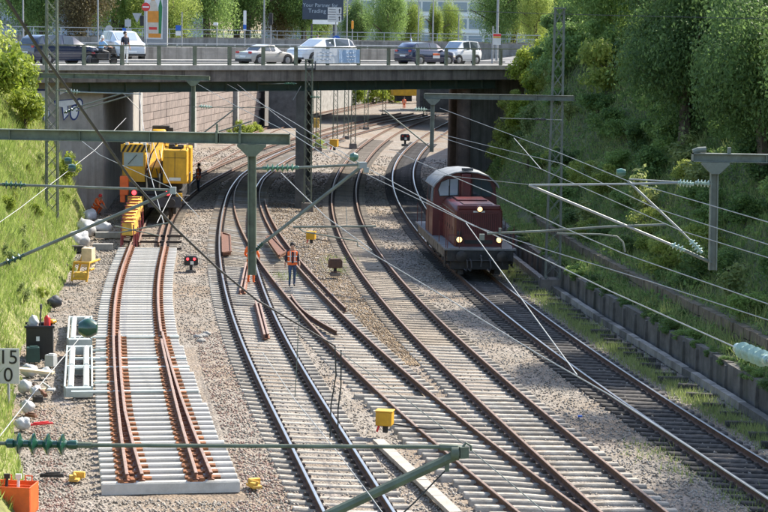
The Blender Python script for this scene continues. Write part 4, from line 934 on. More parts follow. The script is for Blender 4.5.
insul(ml2, atY(199, 106, 88), atY(212, 107, 88), .10, 4, M_ins_pale); pipe(ml2, [atY(193, 107, 88), atY(270, 107.5, 88)], .016, M_greengrey, 'top_tube'); pipe(ml2, [atY(202, 134, 88), atY(236, 108, 88)], .03, M_greengrey, 'cantilever_tube'); pipe(ml2, [atY(211, 134, 88), atY(252, 121, 88)], .03, M_greengrey, 'registration_tube')
ca = thing('catenary_cantilever', 'green insulated arms of the left mast reaching under the bridge edge', 'catenary arm', atY(100, 100, 88))
insul(ca, atY(66, 91, 88), atY(80, 92, 88), .11, 4, M_ins_pale); pipe(ca, [atY(56, 90, 88), atY(67, 91, 88)], .03, M_green, 'fitting'); pipe(ca, [atY(79, 92, 88), atY(141, 94, 88)], .026, M_tubegrey, 'top_tube')
insul(ca, atY(64, 113, 88), atY(75, 108, 88), .09, 3); pipe(ca, [atY(74, 108, 88), atY(123, 85 + 8, 88)], .032, M_greengrey, 'cantilever_tube'); pipe(ca, [atY(76, 111, 88), atY(131, 95, 88)], .03, M_greengrey, 'registration_tube'); pipe(ca, [atY(123, 93, 88), atY(140, 110, 88)], .014, M_wire, 'hanger')
mc = lattice('lattice_mast', 'green lattice mast standing against the middle bridge pier', -4.45, 114.4, -.5, atY(305, 60, 114.4).z, .42, .36, M_green, 16)
b = MB(); H_ = atY(305, 60, 114.4).z + .5; b.box((.1, 0, H_ - .5), (.5, .3, .1)); b.box((-.2, 0, H_ - .25), (.08, .3, .5)); b.box((.35, 0, H_ - .3), (.08, .3, .5)); b.build('head_bracket', M_dgrey, mc)
insul(mc, atY(284, 83.5, 114), atY(296, 83.5, 114), .10, 5, M_insmid); insul(mc, atY(310, 97, 114), atY(320, 97, 114), .10, 5, M_insmid); pipe(mc, [atY(220, 84, 114), atY(297, 83.6, 114)], .022, M_greengrey, 'top_tube'); pipe(mc, [atY(293, 100, 114), atY(301, 86, 114)], .02, M_tubegrey, 'stay_tube')
for i, (px, py, ty, lb) in enumerate(((311, 140, 62, 'slim far mast just right of the middle bridge pier'), (346, 140, 62, 'far lattice mast second from the middle pier'), (366, 131, 60, 'far lattice mast on a dark footing before the green bush'), (353, 148, 70, 'slim pole-like far mast with pale footing'), (384, 117, 60, 'small far mast left of the distant yellow machine'), (425, 118, 60, 'far mast beside the dark far pier'), (335, 146, 70, 'far lattice mast with double footing'), (318, 152, 80, 'far mast with an orange box at its foot'))):
    g = at(px, py, -.4); lattice('lattice_mast', lb, g.x, g.y, -.5, atY(px, ty, g.y).z, .42, .32, M_green, 14, group=None)
b = MB(); g = at(316, 140, -.4); o = b.box((0, 0, 1.6), (.55, .5, .9)).build('switch_cabinet', M_yellow2); o.location = g; tag(o, 'small orange-yellow cabinet on a far mast beyond the pier', 'cabinet')

# wires
def wire(label, pts, r=.012, m=None, sag=0.0, name='overhead_wire'):
    ps = [at(p[0], p[1], p[2]) if len(p) == 3 else atY(p[0], p[1], p[3]) for p in pts]; out = []
    for i in range(len(ps) - 1):
        for k in range(6): t = k / 6; out.append(ps[i].lerp(ps[i + 1], t) - Vector((0, 0, sag * 4 * t * (1 - t))))
    out.append(ps[-1]); b = MB(); b.o = out[0]; b.tube(out, r * .72 if m is not M_wire_dark else r, n=5); o = b.build(name, m or M_wire, None, smooth=True); o.location = out[0]; return tag(o, label, 'wire')
wire('contact wire over the brown-railed track running to the lower right corner', [(356, 244, 5.4), (450, 300, 5.4), (538, 354, 5.4), (608, 394, 5.4), (698, 453, 5.4), (860, 560, 5.4)], .013, M_tubelight)
wire('pale wire slanting from the locomotive front down to the contact wire', [(466, 223, 6.0), (520, 297, 5.75), (577, 375, 5.45)], .012, M_tubelight)
wire('contact wire crossing the locomotive hood and ending at the pale insulator', [(369, 169, 5.7), (467, 222, 5.7), (538, 256, 5.7), (610, 291, 5.7), (739, 349, 5.7)], .015, M_tubelight)
wire('lower of two wires that cross the locomotive and run to the right edge', [(366, 174, 5.9), (474, 226, 5.8), (538, 247, 5.8), (652, 282, 5.8), (860, 350, 5.8)], .013)
wire('wire passing the cab window and running below the portal to the right edge', [(396, 152, 6.4), (489, 192, 6.4), (560, 226, 6.3), (622, 253, 6.2), (860, 336, 6.2)], .013)
wire('uppermost wire over the right bank passing the near hanging post', [(440, 108, 7.0), (560, 153, 6.9), (628, 181, 6.9), (860, 249, 6.9)], .013)
wire('wire running from behind the round pier under the near right insulators', [(440, 134, 6.7), (560, 163, 6.7), (655, 208, 6.7), (860, 274, 6.7)], .012)
wire('thin wire below it running past the near right post', [(440, 137, 6.4), (541, 169, 6.4), (682, 231, 6.4), (860, 286, 6.4)], .012)
wire('short slanting dropper between two wires over the right bank', [(514, 138, 6.85), (541, 169, 6.4)], .014, M_tubelight)
wire('level wire at the cab roof of the locomotive', [(433, 174, 6.5), (529, 184.5, 6.5)], .010, M_tubelight)
wire('top wire crossing the tree crowns in the upper right', [(440, 10, 0, 74), (560, 14, 0, 70), (860, 21, 0, 66)], .013, M_dgrey)
wire('thick black cable descending from the top left across the left tracks', [(-6, -22, 0, 15), (8, 1, 0, 15.4), (40, 50, 0, 16.5), (75.6, 100, 0, 18), (130, 178, 0, 20.5), (175, 228, 0, 22.5), (218, 268.7, 0, 24.5), (256.6, 300, 0, 26.5), (335, 346, 0, 30)], .0145, M_wire_dark)
wire('dark dropper cable hanging from the end of the black cable', [(335, 346, 0, 30), (336, 375, 0, 30), (331, 405, 0, 30), (330, 438, 0, 30)], .011, M_wire_dark)
wire('second dark dropper cable looping below the black cable end', [(341, 350, 0, 30), (341, 385, 0, 30), (338, 410, 0, 30), (338, 440, 0, 30)], .011, M_wire_dark)
wire('thin dropper with clamp left of the black cable end', [(299, 315, 0, 32), (297, 360, 0, 32), (295, 397, 0, 32)], .010, M_greengrey)
wire('thin wire over the rusty-railed track passing the big foreground clamp', [(330, 345, 5.3), (407, 400, 5.3), (466, 446, 5.3), (528, 498, 5.3), (560, 525, 5.3)], .008, M_greengrey)
wire('thin wire over the polished left track below the black cable', [(262, 352, 5.0), (295, 400, 5.0), (338, 453, 5.0), (371, 497, 5.0), (395, 530, 5.0)], .008, M_tubelight)
wire('thin wire slanting from the post insulators to the middle tracks', [(281, 173, 6.4), (326, 217, 6.2), (372, 250, 6.0)], .012, M_tubelight)
wire('upper pale wire from the bridge girder to the near portal arm', [(227, 84, 6.8), (290, 120, 6.7), (363, 165, 6.6)], .014, M_tubelight)
wire('lower pale wire from the bridge girder towards the middle pier', [(237, 84, 6.8), (300, 134, 6.5), (363, 168, 6.2)], .014)
wire('grey wire slanting over the brick wall to the hanging post', [(170, 68, 7.3), (238, 107, 7.1), (292, 134, 7.0), (330, 158, 6.9)], .013, M_tubegrey)
wire('long wire falling in front of the crane cabin', [(139, 92, 7.0), (149, 169, 6.2), (164, 224, 5.6)], .013, M_tubelight)
wire('wire falling in front of the crane boom to the arm end', [(150, 130, 6.8), (157, 158, 6.4), (172, 188, 6.2)], .013, M_tubelight)
wire('light wire rising left from the arm end before the crane', [(70, 132, 7.2), (100, 155, 6.8), (172, 188, 6.4)], .011, M_tubelight)
wire('short wire running right and down from the arm end before the crane', [(172, 188, 6.4), (199, 217, 5.9)], .011, M_tubelight)
wire('short wire running left and down from the arm end before the crane', [(173, 191, 6.4), (157, 223, 5.9)], .011, M_tubelight)
wire('light guy wire running over the left bank to the arms', [(-20, 236, 6.0), (20, 208, 6.2), (95, 150, 6.6), (126, 118, 6.9)], .010, M_tubelight)
wire('light wire above the left rubbish rising to the big green ball insulator', [(0, 436, 5.4), (40, 385, 5.6), (88, 328, 5.8)], .008, M_tubelight)
for (px, py, l, m_, r_) in ((88, 328, 'dark green ball insulator over the galvanised frame', M_ins, .125), ):
    b = MB(); b.lathe([(0, -.12), (.07, -.11), (.11, -.05), (r_, 0), (.11, .05), (.07, .11), (0, .12)], axis='X', n=18); o = b.build('ball_insulator', m_, None, smooth=True); o.location = at(px, py, 6.3); tag(o, l, 'insulator')
pi = thing('glass_insulator', 'big pale green glass insulator at the right edge over the retaining wall', 'insulator', at(752, 354, 5.7))
insul(pi, at(737, 348, 5.7), at(769, 361, 5.7), .12, 4, M_ins_pale, r=.06, name='sheds'); pipe(pi, [at(766, 360, 5.7), at(800, 375, 5.7)], .03, M_tubegrey, 'end_fitting')
for (px, py, lb) in ((68, 161, 'upper small green insulator on the guy wire over the left bank'), (72, 168, 'lower small green insulator on the guy wire over the left bank')):
    b = MB(); b.lathe([(0, -.1), (.08, -.08), (.1, 0), (.08, .08), (0, .1)], axis='X', n=12); o = b.build('egg_insulator', M_ins, None, smooth=True); o.location = at(px, py, 6.5); tag(o, lb, 'insulator')
print('P5 ok')
# ------------------------------------------------------------------ diesel locomotive
YL = 90.5; d = tdir('D', YL); loco = thing('diesel_locomotive', 'dark red diesel locomotive with three lit headlamps on the right track', 'locomotive', (tx('D', YL), YL, TZ['D']), math.atan2(-d.x, d.y))
def P_(name, m, *boxes, parent=loco, bevel=0, smooth=False):
    b = MB()
    for bx in boxes: b.box(*bx)
    return b.build(name, m, parent, smooth=smooth, bevel=bevel)
P_('frame', M_black, ((0, 0, .98), (2.5, 11.2, .4)))
for s in (-1, 1): P_('side_sill', M_frame, ((s * 1.38, .2, 1.0), (.12, 10.6, .42)), bevel=.02)
P_('platform', M_plat, ((0, 0, 1.25), (3.06, 11.9, .08)))
P_('buffer_beam', M_black, ((0, -5.82, .98), (2.85, .22, .50)), bevel=.02); P_('buffer_beam', M_black, ((0, 5.82, .98), (2.85, .22, .50)))
for e in (-1, 1):
    for s in (-1, 1):
        b = MB(); b.lathe([(.13, 0), (.13, .32), (.09, .33), (.09, .5), (.235, .52), (.24, .56), (.20, .585), (0, .60)], c=(s * .875, e * 5.92, 1.0), axis='Y', n=20)
        if e < 0: b.v = [(x, -5.92 - (y + 5.92), z) for (x, y, z) in b.v]
        b.build('buffer', M_black, loco, smooth=True)
b = MB(); b.bar((0, -5.9, .98), (0, -6.25, .95), .07, .12); b.tube([(0, -6.2, .95), (.02, -6.28, .8), (0, -6.22, .55)], .035); b.build('coupling', M_dgrey, loco)
for x in (-.45, .38, -.62):
    b = MB(); b.tube([(x, -5.92, .85), (x + .03, -6.12, .78), (x + .06, -6.15, .5), (x + .03, -6.05, .35), (x - .08, -6.0, .42)], .032, n=6); b.build('brake_hose', M_dgrey, loco, smooth=True)
P_('front_skirt', M_black, ((0, -5.72, .58), (2.5, .16, .42)), bevel=.02)
for s in (-1, 1): P_('rail_guard', M_black, ((s * .8, -5.6, .35), (.25, .06, .42)))
P_('step_bracket', M_black, ((-1.36, -5.3, .62), (.22, .5, .06)), ((-1.36, -5.3, .92), (.22, .5, .05)), ((-1.45, -5.3, .8), (.03, .5, .7))); P_('step_bracket', M_black, ((1.36, -5.3, .62), (.22, .5, .06)), ((1.36, -5.3, .92), (.22, .5, .05)), ((1.45, -5.3, .8), (.03, .5, .7)))
for yb in (-3.1, 3.1):
    bg_ = P_('bogie', M_black, ((-1.02, yb, .55), (.14, 3.1, .32)), ((1.02, yb, .55), (.14, 3.1, .32)), ((0, yb, .6), (1.9, .5, .3)))
    for dy in (-1.1, 1.1):
        for s in (-1, 1):
            w = MB(); w.lathe([(.47, -.065), (.475, .04), (.51, .05), (.51, .075), (.40, .075), (.38, .03), (.15, .03), (.12, .09), (0, .09)], c=(s * .755, yb + dy, .475), axis='X', n=24); w.build('wheel', M_clip, bg_, smooth=True)
            a = MB(); a.box((s * 1.06, yb + dy, .5), (.2, .32, .3)); a.build('axle_box', M_dgrey, bg_)
P_('fuel_tank', M_black, ((0, 0, .62), (2.3, 2.4, .45)), bevel=.06)
for i, y in enumerate((-4.3, -2.6, -1.0, .8, 2.6, 4.2)): P_('sill_rib', M_frame, ((-1.445, y, .98), (.03, .08, .46)))
# hoods: chamfered section, raised nose
def hood(y0, y1, w, zt, name):
    b = MB(); sec = [(-w, 1.29), (-w, zt - .24), (-w + .10, zt - .07), (-w + .3, zt), (w - .3, zt), (w - .10, zt - .07), (w, zt - .24), (w, 1.29)]; n = len(sec); vs = []
    for (y, k, dz) in ((y0, .94, -.05), (y0 + .10, 1, 0), (y1, 1, 0)):
        for (x, z) in sec: vs.append((x * k, y, z + (dz if z > 2 else 0)))
    fs = [(i * n + k, i * n + k + 1, (i + 1) * n + k + 1, (i + 1) * n + k) for i in range(2) for k in range(n - 1)] + [tuple(range(n)), tuple(2 * n + k for k in range(n - 1, -1, -1))]
    b.add(vs, fs); return b.build(name, M_lred, loco, smooth=True)
hd = hood(-5.25, -.62, 1.02, 3.06, 'front_hood'); hood(5.25, 1.95, 1.02, 3.0, 'rear_hood')
P_('hood_roof_hatch', M_lred2, ((0, -4.2, 3.075), (1.25, 1.4, .05)), parent=hd, bevel=.01); P_('hood_roof_hatch', M_lred, ((0, -2.2, 3.09), (1.3, 1.8, .09)), parent=hd, bevel=.02)
P_('nose_cowl', M_lred, ((0, -5.18, 2.98), (1.86, .22, .22)), bevel=.06)
g = P_('radiator_grille', M_lred2, ((0, -5.255, 2.24), (1.56, .03, .96)))
b = MB()
for i in range(17): b.box((-.72 + i * .09, -5.285, 2.24), (.045, .05, .92))
b.box((0, -5.29, 2.73), (1.62, .05, .05)); b.box((0, -5.29, 1.76), (1.62, .05, .05)); b.box((.8, -5.29, 2.24), (.05, .05, 1.0)); b.box((-.8, -5.29, 2.24), (.05, .05, 1.0)); b.build('grille_slats', M_lred, g)
for s in (-1, 1):
    for i in range(5): P_('hood_door', M_lred, ((s * 1.027, -4.72 + i * .86, 2.05), (.02, .80, 1.32)), parent=hd)
    for i in range(5): P_('door_handle', M_black, ((s * 1.045, -4.42 + i * .86, 2.0), (.02, .05, .16)), parent=hd)
P_('hood_vent', M_black, ((0, -5.26, 1.5), (1.2, .05, .16)))
for (x, z, s) in ((-.86, 1.62, .13), (.86, 1.62, .13), (0, 2.93, .115)):
    hl = MB(); hl.lathe([(s * 1.25, -.05), (s * 1.25, .1), (s, .12)], c=(x, -5.4, z), axis='Y', n=18); hl.v = [(a, -5.4 - (b_ + 5.4), c) for a, b_, c in hl.v]; ho = hl.build('headlamp', M_lred if z > 2 else M_black, loco, smooth=True)
    L_ = MB(); L_.lathe([(s * .98, 0), (s * .8, .03), (0, .05)], c=(x, -5.51, z), axis='Y', n=18); L_.v = [(a, -5.51 - (b_ + 5.51), c) for a, b_, c in L_.v]; L_.build('lens', M_lamp, ho, smooth=True)
for x in (-.86, .86): L_ = MB(); L_.lathe([(.09, 0), (.09, .1), (.07, .11)], c=(x, -5.36, 1.88), axis='Y', n=14); L_.v = [(a, -5.36 - (b_ + 5.36), c) for a, b_, c in L_.v]; L_.build('tail_lamp', M_black, loco, smooth=True)
# cab
cabm = MB(); sec = [(-1.46, 1.29), (-1.46, 2.55), (-1.36, 3.62), (-1.0, 3.98), (-.5, 4.13), (0, 4.17), (.5, 4.13), (1.0, 3.98), (1.36, 3.62), (1.46, 2.55), (1.46, 1.29)]; n = len(sec)
vs = [(x, y, z) for y in (-.62, 1.95) for (x, z) in sec]; cabm.add(vs, [tuple(range(n)), tuple(range(2 * n - 1, n - 1, -1))] + [(k, k + n, k + 1 + n, k + 1) for k in range(n - 1)])
cab = cabm.build('cab', M_lred, loco, smooth=True)
rf = MB(); rs = [(-1.50, 3.52), (-1.40, 3.70), (-1.02, 4.03), (-.5, 4.19), (0, 4.235), (.5, 4.19), (1.02, 4.03), (1.40, 3.70), (1.50, 3.52)]; ri = [(x * .975, z - .05) for x, z in rs]; n = len(rs)
vs = [(x, y, z) for y in (-1.0, 2.3) for (x, z) in rs] + [(x, y, z) for y in (-1.0, 2.3) for (x, z) in ri]
fs = [(k, k + 1, n + k + 1, n + k) for k in range(n - 1)] + [(2 * n + k + 1, 2 * n + k, 3 * n + k, 3 * n + k + 1) for k in range(n - 1)] + [(k, 2 * n + k, 2 * n + k + 1, k + 1) for k in range(n - 1)] + [(n + k + 1, 3 * n + k + 1, 3 * n + k, n + k) for k in range(n - 1)] + [(0, n, 3 * n, 2 * n), (n - 1, 3 * n - 1, 4 * n - 1, 2 * n - 1)]
rf.add(vs, fs); roof = rf.build('cab_roof', M_roofg, loco, smooth=True)
P_('roof_horn', M_dgrey, ((.05, -.8, 4.3), (.5, .18, .12)), parent=roof)
P_('exhaust_stack', M_lred, ((0, -.80, 3.5), (.46, .34, 1.25)), bevel=.05)
def pane(name, pts, m, parent=cab, off=(0, -.012, 0), fr=None):
    o_ = Vector(off); b = MB(); c = sum((Vector(p) for p in pts), Vector()) / len(pts)
    b.add([Vector(p) + o_ for p in pts] + [Vector(p) + o_ * 2.2 for p in pts], [tuple(range(len(pts))), tuple(range(2 * len(pts) - 1, len(pts) - 1, -1))] + [(i, (i + 1) % len(pts), (i + 1) % len(pts) + len(pts), i + len(pts)) for i in range(len(pts))]); f = b.build(name + '_frame', fr or M_black, parent)
    b = MB(); b.add([c + (Vector(p) - c) * .91 + o_ * 2.6 for p in pts], [tuple(range(len(pts)))]); b.build(name, m, f); return f
for s, gm in ((-1, M_glass_painted_sky), (1, M_glass)):  # left cab panes carry the painted sky reflection, right ones plain dark glass
    pane('cab_window', [(s * .30, -.62, 3.1), (s * 1.18, -.62, 3.05), (s * 1.26, -.62, 3.35), (s * 1.12, -.62, 3.72), (s * .8, -.62, 3.86), (s * .30, -.62, 3.9)], gm)
    pane('side_window', [(s * 1.415, -.35, 2.75), (s * 1.415, .55, 2.75), (s * 1.37, .55, 3.5), (s * 1.37, -.35, 3.5)], M_glass_painted_sky if s < 0 else M_glass, off=(s * .012, 0, 0)); pane('side_window', [(s * 1.415, .75, 2.75), (s * 1.415, 1.7, 2.75), (s * 1.37, 1.7, 3.5), (s * 1.37, .75, 3.5)], M_glass, off=(s * .012, 0, 0))
    P_('cab_door', M_lred2, ((s * 1.465, 1.2, 2.0), (.02, .75, 1.3)), parent=cab)
P_('trim_stripe', M_frame, ((0, -.628, 2.62), (2.9, .012, .03)), parent=cab); P_('trim_stripe', M_frame, ((-1.04, -2.9, 2.74), (.012, 4.4, .03)), ((1.04, -2.9, 2.74), (.012, 4.4, .03)), parent=hd); P_('window_mullion', M_black, ((-.72, -.655, 3.45), (.035, .02, .75)), ((.72, -.655, 3.45), (.035, .02, .75)), parent=cab); P_('number_plate', M_refl, ((0, -5.275, 2.80), (.5, .012, .07)), parent=hd); P_('uncoupling_lever', M_dgrey, ((0, -5.95, .78), (1.9, .03, .03)), ((.95, -5.95, .68), (.03, .03, .22))); P_('trim_stripe', M_frame, ((-1.47, .66, 2.62), (.012, 2.5, .035)), parent=cab); P_('wiper', M_black, ((-.75, -.67, 3.3), (.02, .02, .5)), parent=cab)
for s in (-1, 1):
    for (ya, yb) in ((-5.75, -.7), (2.0, 5.75)):
        b = MB(); ys = [ya, (ya + yb) / 2, yb]
        for y in ys: b.tube([(s * 1.46, y, 1.28), (s * 1.46, y, 2.2)], .018, n=5)
        b.build('handrail', M_lred, loco)
for x in (-1.4, -.9, .9, 1.4): b = MB(); b.tube([(x, -5.85, 1.28), (x, -5.85, 2.12)], .018, n=5); b.build('handrail', M_lred, loco)
b = MB(); b.tube([(-1.4, -5.85, 1.85), (-.9, -5.85, 1.85)], .016, n=5); b.tube([(.9, -5.85, 1.85), (1.4, -5.85, 1.85)], .016, n=5); b.build('handrail', M_lred, loco)

# ------------------------------------------------------------------ yellow rail crane
YC = 107.0; d = tdir('E2', YC); crane = thing('rail_crane', 'yellow rail crane with hazard stripes seen from behind under the bridge edge', 'rail crane', (tx('E2', YC), YC, TZ['E2']), math.atan2(-d.x, d.y))
def Cb(name, m, *boxes, parent=crane, bevel=.02):
    b = MB()
    for bx in boxes: b.box(*bx)
    return b.build(name, m, parent, bevel=bevel)
Cb('chassis', M_black, ((0, 0, 1.0), (2.5, 11, .5))); Cb('buffer_beam', M_dgrey, ((.5, -5.5, .95), (1.7, .25, .55)))
for s in (-1, 1): b = MB(); b.lathe([(.12, 0), (.12, .4), (.22, .42), (.22, .5)], c=(s * .875, -5.6, .95), axis='Y', n=16); b.v = [(x, -5.6 - (y + 5.6), z) for x, y, z in b.v]; b.build('buffer', M_black, crane, smooth=True)
for yb in (-3.8, 3.8):
    bg_ = Cb('bogie', M_black, ((-1.0, yb, .5), (.16, 2.8, .4)), ((1.0, yb, .5), (.16, 2.8, .4)))
    for dy in (-.9, .9):
        for s in (-1, 1): w = MB(); w.lathe([(.42, -.06), (.42, .06), (.15, .06), (0, .09)], c=(s * .755, yb + dy, .42), axis='X', n=20); w.build('wheel', M_clip, bg_, smooth=True)
def stripes(parent, x0, x1, z0, z1, y, n, name='hazard_stripe'):
    for i in range(n):
        w = (x1 - x0) / n; a = x0 + i * w; k = (z1 - z0) * .55; b = MB(); pts = [(a, y, z0), (a + w * .5, y, z0), (min(a + w * .5 + k, x1), y, z1), (min(a + k, x1), y, z1)]; b.add(pts, [(0, 1, 2, 3)]); b.build(name, M_black, parent)
hz = Cb('hazard_board', M_yellow, ((-.95, -5.63, .96), (.8, .04, .55)), bevel=0); stripes(hz, -1.33, -.57, .70, 1.22, -5.655, 4)
for x in (-1.02, .68): b = MB(); b.lathe([(.12, 0), (.11, .05), (0, .08)], c=(x, -5.66, 1.42), axis='Y', n=14); b.v = [(p, -5.66 - (q_ + 5.66), r_) for p, q_, r_ in b.v]; b.build('tail_lamp', M_redlamp, crane, smooth=True)
Cb('lamp_bracket', M_black, ((-1.02, -5.58, 1.38), (.4, .12, .4)), ((.68, -5.58, 1.38), (.4, .12, .4)))
Cb('turntable', M_dgrey, ((0, -1.5, 1.4), (2.2, 5.6, .34))); Cb('machinery', M_black, ((.1, -3.6, 1.9), (2.4, 1.4, .8)))
cb = Cb('cabin', M_yellow, ((-1.12, -4.0, 2.3), (1.18, 1.6, .8)), ((-1.12, -3.9, 3.6), (1.24, 1.7, .34)), ((-1.66, -4.0, 3.1), (.10, 1.6, .85)), ((-.58, -4.0, 3.1), (.10, 1.6, .85)), ((-1.12, -3.3, 3.1), (1.1, .2, .85)))
b = MB(); b.box((-1.12, -4.78, 3.07), (1.0, .03, .72)); b.build('cabin_window', M_glass_painted_sky, cb); b = MB(); b.bar((-1.4, -4.82, 2.8), (-.95, -4.82, 3.3), .03); b.build('wiper', M_black, cb); b = MB(); b.box((-1.0, -4.3, 2.95), (.4, .3, .5)); b.build('operator_seat', M_red, cb)
sb = Cb('stripe_board', M_yellow, ((-1.02, -4.79, 3.62), (1.5, .05, .42)), bevel=0); stripes(sb, -1.75, -.3, 3.43, 3.82, -4.83, 6)
Cb('work_lamp', M_refl, ((-.55, -4.85, 3.86), (.18, .1, .12)), ((-1.45, -4.85, 3.86), (.18, .1, .12)))
cw = Cb('counterweight', M_yellow, ((1.02, -4.5, 2.75), (1.22, 1.9, 1.72)), bevel=.07); Cb('name_plate', M_refl, ((1.02, -5.47, 2.12), (.6, .02, .16)), parent=cw, bevel=0); Cb('vent_stack', M_black, ((.8, -4.3, 3.72), (.3, .5, .25)), ((1.25, -4.2, 3.7), (.3, .4, .2)), ((1.1, -4.9, 3.68), (.5, .1, .16)), parent=cw)
Cb('engine_cover', M_yellow, ((1.3, -2.6, 2.7), (.9, 1.9, 1.9)), bevel=.08)
b = MB(); b.bar((-.08, -4.4, 2.3), (-.05, -1.0, 4.0), .62, .75); b.bar((-.05, -1.2, 3.95), (.1, 7.5, 3.2), .66, .8); b.lathe([(.42, -.36), (.46, -.3), (.46, .3), (.42, .36)], c=(-.05, -1.2, 3.98), axis='X', n=20); b.build('boom', M_yellow, crane, smooth=True, bevel=.04)
b = MB(); b.tube([(-.35, -4.2, 2.0), (-.3, -1.8, 3.4)], .12, n=12); b.tube([(.28, -4.2, 2.0), (.25, -1.8, 3.4)], .12, n=12); b.build('lift_cylinder', M_yellow, crane, smooth=True)
b = MB(); b.tube([(-.45, -4.4, 2.6), (-.25, -4.6, 3.3), (.1, -4.3, 3.9)], .035, n=6); b.tube([(.2, -4.6, 2.2), (.3, -4.7, 2.9), (.15, -4.2, 3.5)], .03, n=6); b.build('hydraulic_hose', M_black, crane, smooth=True)
Cb('rear_winch', M_black, ((0, -.2, 4.42), (.9, .7, .3)), ((.55, -.8, 4.3), (.25, .3, .4)))
Cb('tool_box', M_orange, ((-1.55, -5.2, 1.75), (.42, .6, .95)), ((-1.62, -5.3, 1.15), (.25, .3, .5))); Cb('side_locker', M_yellow, ((1.25, -5.4, 1.2), (.3, .2, .4)), ((1.2, -5.5, .8), (.2, .1, .25)))
for pts in (((-1.7, -4.85, 2.0), (-1.7, -4.85, 3.5)), ((-.52, -4.85, 2.0), (-.52, -4.85, 3.3)), ((.42, -5.5, 3.62), (.42, -5.5, 3.95), (1.6, -5.5, 3.95), (1.6, -5.5, 3.62)), ((1.6, -5.5, 3.95), (1.6, -3.7, 3.95), (1.6, -3.7, 3.62)), ((1.75, -5.3, 1.3), (1.75, -5.3, 2.4), (1.75, -3.9, 2.4), (1.75, -3.9, 1.3))): b = MB(); b.tube(pts, .022, n=6); b.build('grab_rail', M_dgrey, crane)
for i, pts in enumerate((((-.2, -4.9, 1.5), (-.28, -5.05, 2.1), (-.1, -4.9, 2.7), (.05, -4.4, 3.1)), ((.1, -4.9, 1.5), (.2, -5.1, 2.0), (.05, -4.95, 2.6)), ((-.35, -4.9, 1.6), (-.42, -5.0, 2.3), (-.3, -4.7, 3.0), (-.2, -4.0, 3.4)), ((.34, -5.0, 1.7), (.38, -5.1, 2.4), (.36, -4.8, 3.0)))): b = MB(); b.tube(pts, .03, n=6); b.build('hydraulic_hose', M_black, crane, smooth=True)
Cb('ram', M_alu, ((-.42, -4.9, 1.9), (.1, .1, .9)), ((.22, -4.85, 1.9), (.1, .1, .9))); Cb('step', M_dgrey, ((1.5, -5.0, 1.25), (.5, .5, .05)), ((1.5, -5.2, .9), (.4, .3, .05))); Cb('panel_gap', M_black, ((1.02, -5.462, 2.75), (.015, .01, 1.5)), ((1.02, -5.462, 3.2), (1.1, .01, .015)), parent=cw, bevel=0)
Cb('beacon', M_orangelamp, ((-1.5, -3.6, 3.85), (.14, .14, .2)), ((.8, -3.9, 3.85), (.14, .14, .2)))
# yellow lifting beam on red frames lying along the rails in front of the crane
lb_ = thing('lifting_beam', 'yellow jointed beam on red frames running along the rails in front of the crane', 'lifting beam', (-11.9, 90, -.1))
N_ = 9
for i in range(N_):
    Y = 90.3 + i * 1.12; x = tx('E2', Y) - .95 + .05 * math.sin(i * 2); z = .78 + .09 * i * .5
    b = W_(lb_); b.box((x, Y + .5, z), (.56, 1.1, .58 + .04 * (i % 2)), rz=R(-5), top=.8); b.build('beam_segment', M_yellow2, lb_, bevel=.02)
    for s in (-1, 1):
        b = W_(lb_); b.bar((x + s * .30, Y, -.08), (x + s * .27, Y, z + .2), .055); b.bar((x + s * .36, Y + .55, -.08), (x + s * .33, Y + .55, z - .1), .05); b.build('frame_leg', M_magenta, lb_)
    b = W_(lb_); b.bar((x - .3, Y, z + .31), (x + .3, Y, z + .31), .045); b.build('frame_bar', M_magenta, lb_)

